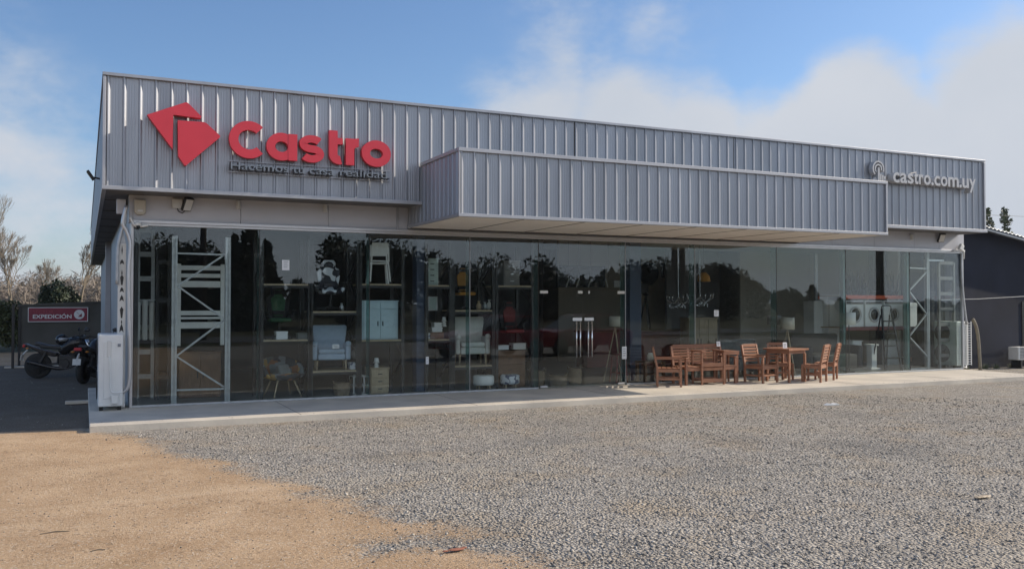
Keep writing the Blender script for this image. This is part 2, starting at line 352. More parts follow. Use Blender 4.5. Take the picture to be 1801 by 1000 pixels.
def ground_mat():
    m, t, b = newmat('gravel_and_sand'); n = t.nodes; l = t.links
    def node(k, **a):
        x = n.new(k)
        for q, w in a.items(): setattr(x, q, w)
        return x
    def mixc(f, a, c):
        x = node('ShaderNodeMix', data_type='RGBA')
        for s_, v in (('Factor', f), ('A', a), ('B', c)):
            if hasattr(v, 'links') : l.new(v, x.inputs[s_])
            elif s_ == 'Factor': x.inputs[s_].default_value = v
            else: x.inputs[s_].default_value = (*v, 1)
        return x.outputs['Result']
    def mth(op, a, c, clamp=False):
        x = node('ShaderNodeMath', operation=op); x.use_clamp = clamp
        for i, v in enumerate((a, c)):
            if hasattr(v, 'links'): l.new(v, x.inputs[i])
            else: x.inputs[i].default_value = v
        return x.outputs[0]
    def noi(sc, det=5, rough=.55):
        x = node('ShaderNodeTexNoise'); x.inputs['Scale'].default_value = sc; x.inputs['Detail'].default_value = det; x.inputs['Roughness'].default_value = rough
        l.new(tc.outputs['Object'], x.inputs[0]); return x.outputs[0]
    def ramp(v, lo, hi):
        x = node('ShaderNodeMapRange'); l.new(v, x.inputs[0]); x.inputs[1].default_value = lo; x.inputs[2].default_value = hi; return x.outputs[0]
    tc = node('ShaderNodeTexCoord')
    def vor(sc):
        x = node('ShaderNodeTexVoronoi'); x.inputs['Scale'].default_value = sc; l.new(tc.outputs['Object'], x.inputs[0]); return x
    v1, v2 = vor(34), vor(75)
    s1 = node('ShaderNodeSeparateColor'); l.new(v1.outputs['Color'], s1.inputs[0])
    s2 = node('ShaderNodeSeparateColor'); l.new(v2.outputs['Color'], s2.inputs[0])
    g = mixc(ramp(s1.outputs[0], .05, .95), (.155,.143,.128), (.50,.46,.40))
    g = mixc(mth('MULTIPLY', s2.outputs[1], .5), g, (.40,.37,.33))
    g = mixc(ramp(noi(1.1, 6), .50, .72), g, mixc(s1.outputs[1], (.20,.165,.125), (.50,.42,.32)))      # dusty patches
    g = mixc(mth('MULTIPLY', ramp(noi(.45, 5), .52, .70), .45), g, (.14,.138,.135))
    mpr = node('ShaderNodeMapping'); mpr.inputs['Rotation'].default_value = (0, 0, rad(-22)); mpr.inputs['Scale'].default_value = (.09, 1.1, 1); l.new(tc.outputs['Object'], mpr.inputs[0])
    nr = node('ShaderNodeTexNoise'); nr.inputs['Scale'].default_value = 1.0; nr.inputs['Detail'].default_value = 4; l.new(mpr.outputs[0], nr.inputs[0])
    track = ramp(nr.outputs[0], .54, .66); g = mixc(mth('MULTIPLY', track, .65), g, (.40,.355,.29))
    gaps = ramp(v1.outputs['Distance'], .62, .9); g = mixc(mth('MULTIPLY', gaps, .6), g, (.05,.047,.042))
    sd = mixc(ramp(noi(1.6, 8, .65), .32, .68), (.43,.285,.165), (.60,.43,.275))
    sd = mixc(mth('MULTIPLY', ramp(noi(55, 4, .75), .45, .70), .75), sd, (.26,.175,.105)); sd = mixc(mth('MULTIPLY', ramp(s1.outputs[2], .93, .95), .5), sd, (.16,.11,.07))
    sd = mixc(mth('MULTIPLY', ramp(noi(.6, 5), .5, .7), .35), sd, (.40,.26,.145)); sd = mixc(mth('MULTIPLY', track, .35), sd, (.66,.50,.34)); sd = mixc(mth('MULTIPLY', ramp(noi(7, 6, .7), .55, .75), .4), sd, (.33,.225,.13))
    sd = mixc(mth('MULTIPLY', ramp(s2.outputs[0], .90, .93), .6), sd, (.60,.52,.42))
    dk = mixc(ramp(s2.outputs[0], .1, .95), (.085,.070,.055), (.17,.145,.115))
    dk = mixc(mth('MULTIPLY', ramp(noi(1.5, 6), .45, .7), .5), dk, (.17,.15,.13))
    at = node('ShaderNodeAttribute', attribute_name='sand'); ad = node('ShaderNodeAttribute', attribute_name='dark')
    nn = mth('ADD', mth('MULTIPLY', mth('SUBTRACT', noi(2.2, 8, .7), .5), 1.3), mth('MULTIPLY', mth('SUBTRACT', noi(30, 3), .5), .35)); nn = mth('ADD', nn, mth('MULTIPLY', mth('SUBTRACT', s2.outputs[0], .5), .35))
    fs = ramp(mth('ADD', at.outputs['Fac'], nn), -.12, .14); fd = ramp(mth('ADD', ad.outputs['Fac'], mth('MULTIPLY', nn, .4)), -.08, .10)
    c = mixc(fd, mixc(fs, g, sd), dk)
    far = mixc(ramp(noi(.2, 6), .35, .7), (.055,.065,.03), (.13,.105,.06))
    af = node('ShaderNodeAttribute', attribute_name='far'); c = mixc(ramp(mth('ADD', af.outputs['Fac'], mth('MULTIPLY', nn, 2.)), -.5, .5), c, far)
    l.new(c, b.inputs['Base Color']); b.inputs['Roughness'].default_value = .93; b.inputs['Specular IOR Level'].default_value = .25
    h = mixc(mth('MAXIMUM', fs, 0), mth('MULTIPLY', v1.outputs['Distance'], -1.0), mth('MULTIPLY', noi(45, 5, .7), .7))
    bp = node('ShaderNodeBump'); bp.inputs['Strength'].default_value = 1.0; bp.inputs['Distance'].default_value = .026
    l.new(h, bp.inputs['Height']); l.new(bp.outputs[0], b.inputs['Normal'])
    return m
M['ground'] = ground_mat()
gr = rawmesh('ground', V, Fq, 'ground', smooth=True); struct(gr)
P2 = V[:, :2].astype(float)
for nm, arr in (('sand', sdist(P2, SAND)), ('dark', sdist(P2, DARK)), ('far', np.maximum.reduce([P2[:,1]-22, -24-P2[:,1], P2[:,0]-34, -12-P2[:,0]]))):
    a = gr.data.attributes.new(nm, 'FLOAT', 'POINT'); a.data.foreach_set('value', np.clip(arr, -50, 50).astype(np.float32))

# loose stones over the gravel (nobody could count them)
def gravel_stones():
    n = 120000
    ang = NP.uniform(rad(-12), rad(68), n); r = 3.5+NP.random(n)**.95*16
    x = CAMP.x+r*np.sin(ang); y = CAMP.y+r*np.cos(ang)
    pt = np.stack([x, y], 1); s = sdist(pt, SAND)+NP.normal(0, .22, n)
    keep = (y < -2.3) & (x < 24) & ((s < 0) | (NP.random(n) < .09)); x, y, r, s = x[keep], y[keep], r[keep], s[keep]; n = len(x)
    k_ = 3500; x = np.concatenate([x, NP.uniform(-9, -.75, k_)]); y = np.concatenate([y, NP.uniform(-1.5, 13, k_)]); r = np.concatenate([r, np.full(k_, 9.)]); s = np.concatenate([s, np.full(k_, 1.)])
    m_ = 420; x = np.concatenate([x, NP.uniform(-.5, 20, m_)]); y = np.concatenate([y, -2.12+np.abs(NP.normal(0, .22, m_))]); r = np.concatenate([r, np.full(m_, 9.)]); s = np.concatenate([s, np.full(m_, 1.)]); n = len(x)
    sz = np.clip(NP.lognormal(-4.82, .40, n), .004, .020)*np.where(s > 0, .6, 1)
    base = np.array([(1,0,0),(-1,0,0),(0,1,0),(0,-1,0),(0,0,1),(0,0,-1)], float)
    fc = np.array([(0,2,4),(2,1,4),(1,3,4),(3,0,4),(2,0,5),(1,2,5),(3,1,5),(0,3,5)])
    v = base[None]*NP.uniform(.55, 1.25, (n,6,1)) + NP.normal(0, .18, (n,6,3))
    a = NP.uniform(0, 6.28, n); ca, sa = np.cos(a), np.sin(a)
    vx = v[:,:,0]*ca[:,None]-v[:,:,1]*sa[:,None]; vy = v[:,:,0]*sa[:,None]+v[:,:,1]*ca[:,None]
    vz = v[:,:,2]*.62 + vx*NP.normal(0, .25, n)[:,None]
    z0 = -.1+.012*np.sin(x*.9+1)*np.sin(y*.7)+.006*np.sin(x*2.7+y*1.9); z0[-m_:] = 0
    out = np.stack([x[:,None]+vx*sz[:,None], y[:,None]+vy*sz[:,None], z0[:,None]+sz[:,None]*.25+vz*sz[:,None]], 2).reshape(-1, 3)
    F = (fc[None]+(np.arange(n)*6)[:,None,None]).reshape(-1, 3)
    m, t, b = newmat('crushed_stone')
    at = t.nodes.new('ShaderNodeAttribute'); at.attribute_name = 'tone'; r_ = t.nodes.new('ShaderNodeValToRGB')
    el = r_.color_ramp.elements; el[0].color = (.12,.115,.11,1); el[1].color = (.60,.56,.50,1)
    e = el.new(.35); e.color = (.24,.22,.197,1); e = el.new(.7); e.color = (.39,.35,.295,1)
    t.links.new(at.outputs['Fac'], r_.inputs[0]); t.links.new(r_.outputs[0], b.inputs['Base Color']); b.inputs['Roughness'].default_value = .85
    o = rawmesh('gravel_stones', out, F, m); struct(o, 'stuff')
    tv = np.repeat(NP.random(n), 8).astype(np.float32); a = o.data.attributes.new('tone', 'FLOAT', 'FACE'); a.data.foreach_set('value', tv)
gravel_stones()
# the slab
mb = MB(); mb.box(-.64, 20.25, -2.14, 0.4, -.35, 0); mb.box(-.64, .0, .4, 4.2, -.35, -.003)
pv = struct(mb.build('pavement', 'concrete', bevel=.012))
mb = MB()
for k in range(1, 7): mb.box(-.64+3.0*k, -.64+3.0*k+.008, -2.136, -.03, -.01, .0015)
struct(mb.build('pavement_joints', 'seam'))
mb = MB(); mb.box(.0, 20.2, .4, 31, -.3, -.002); struct(mb.build('showroom_floor', 'innerfloor'))
# lighter dusty road surface across the way, seen only in the panes
mb = MB(); mb.box(-80, 160, -34, -27, -.12, -.07); struct(mb.build('road', pm('road_asphalt', (.09,.09,.09), .85)))

# ------------------------------------------------------------------ the store
YF, XL, XR, ZB, ZT = -.81, -.444, 19.94, 3.553, 5.369
CX0, CX1, CY, CZ0, CZ1 = 4.83, 14.47, -2.63, 3.17, 4.28
store = thing('furniture_store', 'long single storey shop with grey ribbed metal fascia over full height glass front', 'shop building', (0,0,0))
def ribprof(length, pitch=.235, start=.035, h=.027):
    out = [(0, 0)]; x = start; rnd = random.Random(3)
    while x < length-.06:
        out += [(x-.026, 0), (x-.016, h*.8), (x-.008, h), (x+.004, h*.97), (x+.018, h*.55), (x+.032, 0)]
        for f in (.33, .5, .67):
            c = x+pitch*f
            if c < length-.02: out += [(c-.012, 0), (c-.005, .0035), (c+.005, .0035), (c+.012, 0)]
        x += pitch
    out.append((length, 0)); return out
def clad(name, org, dirx, nrm, length, z0, z1, **k):
    mb = MB(); d, n_ = Vector(dirx), Vector(nrm); o = Vector(org)
    mb.extr([((o+d*a+n_*b).x, (o+d*a+n_*b).y) for a, b in ribprof(length, **k)], z0, z1); return mb.build(name, 'clad', store)
clad('front_fascia', (XL, YF, 0), (1,0,0), (0,-1,0), XR-XL, ZB+.03, ZT-.03)
clad('side_fascia', (XL, 31.5, 0), (0,-1,0), (-1,0,0), 31.5-YF, ZB+.03, ZT-.03)
clad('end_fascia', (XR, YF, 0), (0,1,0), (1,0,0), 31.5-YF, ZB+.03, ZT-.03)
mb = MB(); mb.box(XL-.05, XR+.05, YF-.055, YF+.12, ZT-.04, ZT+.012); mb.box(XL-.05, XL+.12, YF+.12, 31.5, ZT-.05, ZT+.015); mb.box(XR-.12, XR+.05, YF+.12, 31.5, ZT-.05, ZT+.015)
mb.build('cap_flashing', 'clad', store, bevel=.006)
mb = MB(); mb.box(XL-.045, CX0-.005, YF-.05, YF+.03, ZB-.02, ZB+.045); mb.box(CX1+.005, XR+.09, YF-.06, YF+.03, ZB-.02, ZB+.055)
mb.box(XL-.045, XL+.02, YF+.03, 31.5, ZB-.02, ZB+.045); mb.box(XR-.02, XR+.09, YF+.03, 31.5, ZB-.02, ZB+.055)
mb.box(XL-.042, XL+.004, YF-.046, YF+.004, ZB+.045, ZT-.05); mb.box(XR-.004, XR+.05, YF-.05, YF+.004, ZB+.055, ZT-.05)
mb.build('edge_trim', 'trim', store, bevel=.005)
mb = MB(); mb.box(XL+.03, XR-.03, YF+.03, 31.4, ZT-.5, ZT-.35); mb.build('roof', 'roofsheet', store)
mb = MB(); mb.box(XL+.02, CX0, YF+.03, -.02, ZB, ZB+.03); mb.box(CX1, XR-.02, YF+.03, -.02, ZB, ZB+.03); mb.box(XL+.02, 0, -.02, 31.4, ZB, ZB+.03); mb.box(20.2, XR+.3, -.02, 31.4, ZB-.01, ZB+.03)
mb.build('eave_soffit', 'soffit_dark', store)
for k in range(15):
    mb = MB(); mb.box(XL+.03, -.06, .9+2*k, .93+2*k, ZB-.008, ZB+.004); mb.build('soffit_seam', 'seam', store)
# header panels above the glass
mb = MB()
for a, b in zip([0, 1.75, 3.3, 4.62], [1.75, 3.3, 4.62, CX0+.01]): mb.box(a+.004, b-.004, -.02, .04, 3.1, ZB)
for a, b in zip([CX1, 15.6, 17.0, 18.4, 19.3], [15.6, 17.0, 18.4, 19.3, 20.24]): mb.box(a+.004, b-.004, -.02, .04, 3.1, ZB)
mb.box(CX0, CX1, .0, .04, 3.1, ZB); mb.box(-.06, 0, -.015, .3, 3.1, ZB)
mb.build('header_panel', 'panel', store)
mb = MB(); mb.box(4.60, 4.64, -.05, -.02, 3.12, ZB-.001); mb.box(4.55, CX0+.02, YF, YF+.05, 3.15, ZB-.02) if False else None
mb.build('header_trim', 'trim', store)
mb = MB(); mb.box(-.02, 20.22, -.07, -.022, 3.085, 3.135); mb.box(-.02, 20.22, -.045, .06, 3.045, 3.084)
mb.build('head_rail', 'alu', store, bevel=.004)
mb = MB(); mb.box(0.01, 7.62, -.03, .03, .001, .035); mb.box(9.74, 20.2, -.03, .03, .001, .035); mb.build('sill_rail', 'steel', store, bevel=.004)
for k, px in enumerate((757, 1010, 1290)):
    x_ = P(px, 220, YF).x; mb = MB(); mb.box(x_-.006, x_+.006, YF-.009, YF-.002, (ZB if k == 0 else CZ1)+.05, ZT-.05); mb.build('lap_joint', 'seam', store)
# canopy box
clad('canopy_front', (CX0, CY, 0), (1,0,0), (0,-1,0), CX1-CX0, CZ0+.04, CZ1-.03, pitch=.229, start=.035)
clad('canopy_side', (CX0, -.03, 0), (0,-1,0), (-1,0,0), -CY-.03, CZ0+.04, CZ1-.03, pitch=.2, start=.1, h=.018)
clad('canopy_side', (CX1, CY, 0), (0,1,0), (1,0,0), -CY-.03, CZ0+.04, CZ1-.03, pitch=.235, start=.1)
mb = MB(); mb.box(CX0-.03, CX1+.045, CY-.05, CY+.03, CZ0-.005, CZ0+.05); mb.box(CX0-.03, CX0+.02, CY+.03, -.06, CZ0-.005, CZ0+.05); mb.box(CX1-.02, CX1+.045, CY+.03, -.06, CZ0-.005, CZ0+.05)
mb.box(CX0-.03, CX1+.045, CY-.05, CY+.1, CZ1-.04, CZ1+.02); mb.box(CX0-.04, CX0+.08, CY+.1, YF-.04, CZ1-.04, CZ1+.02); mb.box(CX1-.08, CX1+.045, CY+.1, YF-.04, CZ1-.04, CZ1+.02)
mb.box(CX1-.003, CX1+.042, CY-.044, CY+.004, CZ0+.05, CZ1-.04); mb.box(CX0-.028, CX0+.004, CY-.04, CY+.004, CZ0+.05, CZ1-.04)
mb.build('canopy_trim', 'trim', store, bevel=.005)
mb = MB(); mb.box(CX0+.05, CX1-.05, CY+.05, YF-.002, CZ1-.1, CZ1-.06); mb.build('canopy_roof', 'roofsheet', store)
mb = MB(); mb.box(CX0+.02, CX1-.02, CY+.03, -.075, CZ0-.001, CZ0+.03); mb.build('canopy_soffit', 'soffit', store)
mb = MB()
for k in range(1, 8): mb.box(CX0+1.2*k, CX0+1.2*k+.02, CY+.06, -.1, CZ0-.006, CZ0+.002)
mb.box(CX0+.03, CX1-.03, -.14, -.10, CZ0-.012, CZ0+.002)
mb.build('soffit_seam', 'seam', store)
# walls and inner structure
mb = MB()
mb.extr([((Vector((0, 31.4, 0))+Vector((0,-1,0))*a+Vector((-1,0,0))*b).x, (Vector((0, 31.4, 0))+Vector((0,-1,0))*a).y) for a, b in ribprof(31.3, h=.02)], -.1, ZB)
mb.build('side_wall', 'clad', store)
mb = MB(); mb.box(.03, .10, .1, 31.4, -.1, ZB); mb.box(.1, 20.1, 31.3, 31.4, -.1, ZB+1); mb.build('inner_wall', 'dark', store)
mb = MB(); mb.box(20.1, 20.2, 2.0, 31.4, -.1, ZB+1); mb.build('end_wall', 'cream', store)
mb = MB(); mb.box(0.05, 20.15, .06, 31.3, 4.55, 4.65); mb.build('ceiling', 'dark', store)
mb = MB(); mb.box(12.6, 20.09, .35, 5.39, 3.30, 3.34); mb.build('low_ceiling', 'cream', store)
mb = MB()
for k in range(7): mb.box(.1, 20.1, 1.6+k*3, 1.72+k*3, 4.2, 4.5)
for k in range(10): mb.bar((1+k*2.1, .3, 4.15), (1+k*2.1, 16, 4.15), .05)
mb.build('ceiling_truss', 'rackwhite', store)
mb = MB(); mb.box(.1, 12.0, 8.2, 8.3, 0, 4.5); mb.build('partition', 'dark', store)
mb = MB(); mb.box(12.1, 16.2, 7.4, 7.5, 0, 4.5); mb.build('partition', 'beige', store)
mb = MB(); mb.box(15.3, 17.3, 6.4, 6.5, 0, 4.5); mb.build('partition', 'greywall', store)
mb = MB(); mb.box(17.3, 20.05, 5.4, 5.5, 0, 4.5); mb.build('partition', 'cream', store)
for px0, px1, y, mt in ((733, 748, .5, 'navycol'), (1108, 1128, .8, 'navycol'), (1540, 1560, 2.2, 'dark')):
    a, b = P(px0, 500, y).x, P(px1, 500, y).x
    mb = MB(); mb.box(a, b, y, y+.25, 0, 4.5); mb.build('column', mt, store, bevel=.01)
# glass panes with joint gaps and glass fins behind the joints
JX = [.02, 2.08, 4.09, 6.12, 7.63]; JX2 = [9.72, 11.54, 13.88, 16.05, 18.24, 20.16]
for js in (JX, JX2):
    for a, b in zip(js, js[1:]):
        mb = MB(); mb.box(a+.004, b-.004, -.006, .006, .036, 3.044); tl_ = R_.uniform(-.0022, .0022); tv_ = R_.uniform(-.0012, .0012)
        for v_ in mb.bm.verts: v_.co.y += (v_.co.x-(a+b)/2)*tl_+(v_.co.z-1.5)*tv_
        mb.build('glass_pane', 'glass', store)
mb = MB(); mb.box(7.634, 9.716, -.006, .006, 2.03, 3.044); mb.build('transom_pane', 'glass', store)
for k in range(1):
    mb = MB(); mb.box(20.154, 20.166, .035, 1.995, .036, 3.5); mb.build('glass_pane', 'glass', store)
for x in (2.08, 4.09, 6.12, 7.63, 9.72, 11.54, 13.88, 16.05, 18.24):
    mb = MB(); mb.box(x-.006, x+.006, .012, .20, .04, 3.04); mb.build('glass_fin', 'fin', store)
    mb = MB(); mb.box(x-.004, x+.004, -.009, .009, .04, 3.04); mb.build('silicone_joint', 'alu' if int(x*10) % 2 else 'seam', store)
mb = MB(); mb.box(20.15, 20.2, -.03, .03, .0, 3.1); mb.build('corner_post', 'alu', store, bevel=.003)
mb = MB(); mb.box(-.03, .015, -.03, .09, .0, 3.1); mb.build('corner_post', 'alu', store, bevel=.003)
for k, (a, b, hx) in enumerate(((7.66, 8.665, 1), (8.685, 9.69, -1))):
    mb = MB(); mb.box(a, b, -.006, .006, .02, 2.02); dr = mb.build('glass_door', 'glass', store)
    hxx = (b-.13) if hx > 0 else (a+.13)
    for dx in (-.045, .045):
        mb = MB(); mb.cyl((hxx+dx, -.06, .62), (hxx+dx, -.06, 1.36), .014, n=10)
        for z in (.7, 1.28): mb.cyl((hxx+dx, -.06, z), (hxx+dx, -.005, z), .009, n=6)
        mb.build('handle', 'chrome', dr, smooth=True)
    mb = MB(); mb.box(hxx-.11, hxx+.11, -.02, -.012, 1.375, 1.44); mb.build('push_plate', 'paper', dr)
    cxx = (a+.09) if hx > 0 else (b-.09)
    mb = MB(); mb.box(cxx-.09, cxx+.09, -.03, -.007, 1.94, 2.0); mb.build('hinge_plate', 'offwhite', dr, bevel=.008)
    mb = MB(); mb.box(cxx-.08, cxx+.08, -.03, -.007, .02, .06); mb.build('hinge_plate', 'alu', dr, bevel=.008)
    mb = MB(); mb.box(hxx-.02 if hx < 0 else hxx+.01, hxx+.02+.1*(hx > 0), -.028, -.007, 1.94, 2.0); mb.build('hinge_plate', 'offwhite', dr, bevel=.008)
# far-end column on the left wall
mb = MB(); mb.box(-.17, -.025, 12.8, 13.2, -.1, ZB); mb.build('wall_column', 'trim', store)
mb = MB(); mb.box(-.03, .0, .1, .5, -.05, ZB); mb.build('wall_edge', 'trim', store)

# ------------------------------------------------------------------ lettering
def poly_arc(cx, cz, r, a0, a1, n=28): return [(cx+r[0]*math.cos(rad(a0+(a1-a0)*i/n)), cz+r[1]*math.sin(rad(a0+(a1-a0)*i/n))) for i in range(n+1)]
YS = YF-.055
def letters():
    sg = thing('wall_sign', 'large red letters with a folded red square emblem on the left of the fascia', 'sign', (0,0,0))
    def bb(x0, x1, y0t, y1b):   # photo box -> fascia rectangle
        xm = (x0+x1)/2
        return P(x0, (y0t+y1b)/2, YS-.07).x, P(x1, (y0t+y1b)/2, YS-.07).x, P(xm, y1b, YS-.07).z, P(xm, y0t, YS-.07).z
    y0, y1 = YS-.09, YS+.015
    def ring(mb, x0, x1, z0, z1, w, a0=0, a1=360, dy=0, w2=None):
        cx, cz = (x0+x1)/2, (z0+z1)/2; r = ((x1-x0)/2, (z1-z0)/2)
        mb.strip(poly_arc(cx, cz, r, a0, a1, 40), poly_arc(cx, cz, (r[0]-w, r[1]-(w2 or w)), a0, a1, 40), y0-dy, y1)
    w = .148
    # baseline and x-height share one straight sign: size them in the fascia's own plane
    C = bb(402.6, 465, 212.5, 277); base = 4.152; cap = 4.775
    xh = 4.622
    xs = {k: (P(a, 260, YS-.07).x, P(b, 260, YS-.07).x) for k, (a, b) in dict(C=(402.6,466), a=(468.4,522.5), s=(525.7,570.5), t=(574,604.5), r=(607,635), o=(636,687)).items()}
    # C
    x0, x1 = xs['C']; wd = x1-x0
    mb = MB(); ring(mb, x0, x0+wd*1.1, base, cap, w, 45, 315); mb.build('letter', 'red', sg)
    x0, x1 = xs['a']; mb = MB(); ring(mb, x0, x1-.01, base, xh, w*.98); mb.box(x1-w, x1, y0-.003, y1, base+.01, xh-.01); mb.build('letter', 'red', sg)
    # s from a smooth spline
    x0, x1 = xs['s']; cx = (x0+x1)/2; hw = (x1-x0)/2; H = xh-base; ht = w*.86
    pts = []
    for i in range(41):
        t = i/40
        if t < .5:
            a = rad(30+(270-30)*t/.5); q = (cx+math.cos(a)*(hw-ht*.5)*.95, xh-ht/2-(H/4-ht/4)+math.sin(a)*(H/4-ht/4))
        else:
            a = rad(90-(90+150)*(t-.5)/.5); q = (cx+math.cos(a)*(hw-ht*.5)*.95, base+ht/2+(H/4-ht/4)+math.sin(a)*(H/4-ht/4))
        pts.append(Vector(q))
    le, ri = [], []
    for i, q in enumerate(pts):
        d = (pts[min(i+1, 40)]-pts[max(i-1, 0)]).normalized(); n_ = Vector((-d.y, d.x))
        le.append(q+n_*ht/2); ri.append(q-n_*ht/2)
    mb = MB(); mb.strip(le, ri, y0, y1); mb.build('letter', 'red', sg)
    # t
    x0, x1 = xs['t']; mb = MB(); sx = x0+.045
    mb.prism([(sx, base+.16), (sx+w, base+.16), (sx+w, xh-.12+w*.0), (x1-.02, xh-.12), (x1-.02, xh-.01), (sx+w, xh-.01), (sx+w, 4.735), (sx, 4.735)], y0, y1)
    ring(mb, sx, sx+.36, base, base+.34, w, 180, 285, .003); mb.build('letter', 'red', sg)
    # r
    x0, x1 = xs['r']; mb = MB(); mb.box(x0+.01, x0+.01+w, y0-.003, y1, base, xh-.005)
    ring(mb, x0+.01, x0+.46, xh-.42, xh+.005, w, 88, 170); mb.build('letter', 'red', sg)
    x0, x1 = xs['o']; mb = MB(); ring(mb, x0, x1, base, xh, w); mb.build('letter', 'red', sg)
    # emblem: two pieces of a folded square
    def pz(l):
        o = []
        for a, b in l:
            v = P(240+a/3.752, 160+b/3.752, YS-.10); o.append((v.x, v.z))
        return o
    mb = MB(); mb.prism(pz([(70,158),(318,78),(334,78),(345,86),(428,170),(424,181),(243,158),(238,385)])[::-1], YS-.12, YS+.01); mb.build('emblem', 'red', sg)
    mb = MB(); mb.prism(pz([(272,195),(430,206),(448,208),(462,215),(551,297),(549,308),(326,492),(316,490),(275,430)])[::-1], YS-.12, YS+.01); mb.build('emblem', 'red', sg)
    return base
LB = letters()
def text_mesh(s, size, depth, offset=0, spacing=1.0):
    c = bpy.data.curves.new('t', 'FONT'); c.body = s; c.size = size; c.extrude = depth/2; c.offset = offset; c.space_character = spacing; c.resolution_u = 4
    o = bpy.data.objects.new('t', c); COL.objects.link(o); dg = bpy.context.evaluated_depsgraph_get(); dg.update()
    me = bpy.data.meshes.new_from_object(o.evaluated_get(dg)); bpy.data.objects.remove(o); bpy.data.curves.remove(c); return me
def put_text(name, s, x0, x1, zb, y, height, depth, mat, parent, offset=0, up=None, flat_rot=(math.pi/2, 0, 0)):
    """one mesh for a word, stretched to run from x0 to x1"""
    me = text_mesh(s, 1.0, depth, offset); co = np.zeros(len(me.vertices)*3, np.float32); me.vertices.foreach_get('co', co); co = co.reshape(-1, 3)
    cap = .69; sx = (x1-x0)/(co[:,0].max()-co[:,0].min()); sz = height/cap
    co[:,0] = (co[:,0]-co[:,0].min())*sx; co[:,1] *= sz
    me.vertices.foreach_set('co', co.ravel()); me.materials.clear(); me.materials.append(M[mat] if isinstance(mat, str) else mat); me.name = name
    o = bpy.data.objects.new(name, me); COL.objects.link(o); o.rotation_euler = flat_rot; o.location = (x0, y, zb)
    if parent: o.parent = parent
    return o
tl = thing('tagline_sign', 'narrow dark slogan lettering on a strip under the large red letters', 'sign')
words = [('Hacemos', 404, 505), ('tu', 513.5, 532), ('casa', 542.5, 585), ('realidad.', 596, 684)]
for wd, a, b in words:
    put_text('word', wd, P(a, 300, YS-.05).x, P(b, 300, YS-.05).x, LB-.207, YS-.045, .125, .09, 'signdark', tl, .012)
    put_text('word_face', wd, P(a, 300, YS-.05).x+.012, P(b, 300, YS-.05).x+.012, LB-.196, YS-.096, .125, .012, 'roofsheet', tl, -.006)
for nm_ in ('',):
    a, b = P(402, 300, YS).x, P(686, 300, YS).x
    mb = MB(); mb.box(a, b, YS+.004, YS+.02, LB-.235, LB-.222); mb.box(a, b, YS+.004, YS+.02, LB-.05, LB-.04); mb.build('rail', 'trim', tl)
# web address at the right end
ws = thing('web_address_sign', 'pale grey raised web address letters at the right end of the fascia', 'sign')
a, b = P(1566, 315, YS-.1).x, P(1712, 325, YS-.1).x; zb_ = P(1640, 326, YS-.1).z
cellx = np.linspace(a, b, 14)
txt = 'castro.com.uy'; me = None
lw = dict(c=.9, a=1, s=.85, t=.65, r=.65, o=1, m=1.6, u=1, y=1); lw['.'] = .4
tw = sum(lw[c] for c in txt); xx = a
for c in txt:
    wv = (b-a)*lw[c]/tw; me_h = .30
    put_text('letter', c, xx+.012, xx+wv-.012, zb_, YS-.09, .33, .17, 'signgrey', ws, .022); xx += wv
hand = thing('pointing_hand_sign', 'pale grey click icon of a pointing hand with rings beside the web address', 'sign')
c0 = P(1544, 297, YS-.1); cx, cz = c0.x, c0.z
for rr in (.17, .10):
    mb = MB(); mb.strip(poly_arc(cx, cz, (rr+.018, rr+.018), -20, 230, 24), poly_arc(cx, cz, (rr-.018, rr-.018), -20, 230, 24), YS-.12, YS); mb.build('ring', 'signgrey', hand)
mb = MB(); mb.box(cx-.025, cx+.025, YS-.13, YS, cz-.32, cz+.03)
for k in range(1, 4): mb.box(cx-.025+k*.065, cx+.02+k*.065, YS-.128, YS, cz-.32, cz-.10-k*.02)
mb.box(cx-.03, cx+.22, YS-.125, YS, cz-.40, cz-.31); mb.bar((cx-.11, YS-.06, cz-.22), (cx-.02, YS-.06, cz-.36), .12, .05, up=(0,1,0)); mb.build('hand', 'signgrey', hand)

# ------------------------------------------------------------------ lights and devices on the building
def floodlight(x, z, label, rz=0, y=-.12, tilt=.5):
    t = thing('floodlight', label, 'floodlight', (x, y, z), rz, 'fittings on the header above the glass')
    mb = MB(); mb.obox((0, 0, 0), (.17, .06, .24), (tilt, 0, 0)); mb.build('housing', 'black', t, bevel=.012)
    mb = MB(); mb.obox((0, -.034*math.cos(tilt), -.034*math.sin(tilt)), (.135, .012, .20), (tilt, 0, 0)); mb.build('lens', 'offwhite', t)
    mb = MB(); mb.bar((0, .02, .02), (0, .10, .06), .03); mb.build('bracket', 'black', t)
    return t
q = P(330, 359, -.14); floodlight(q.x, q.z, 'black framed floodlight with pale lens under the fascia, left end of the header', .5)
q = P(1657, 418, -.14); floodlight(q.x, q.z, 'black framed floodlight with pale lens under the fascia, right end of the header', -.3)
q = P(312, 358, -.07)
t = thing('junction_box', 'square pale junction box beside the left floodlight', 'junction box', (q.x, -.055, q.z), 0)
mb = MB(); mb.box(-.085, .085, -.035, .033, -.08, .08); mb.build('cover', 'offwhite', t, bevel=.01)
mb = MB(); mb.tube([(0,-.01,-.08),(.02,-.01,-.13),(.08,-.01,-.16),(.12,-.02,-.12)], .008, 6); mb.build('cable', 'black', t)
q = P(246.5, 363, -.08)
t = thing('alarm_siren', 'cream alarm siren box with rounded foot at the left end of the header', 'alarm', (q.x, -.06, q.z), 0)
mb = MB(); mb.prism([(-.09,.11),(.09,.11),(.09,-.10),(.05,-.135),(-.05,-.135),(-.09,-.10)], -.05, .035); mb.build('cover', 'shade', t, bevel=.012)
mb = MB(); mb.box(-.04, .04, -.058, -.045, -.09, -.06); mb.build('grille', 'offwhite', t)
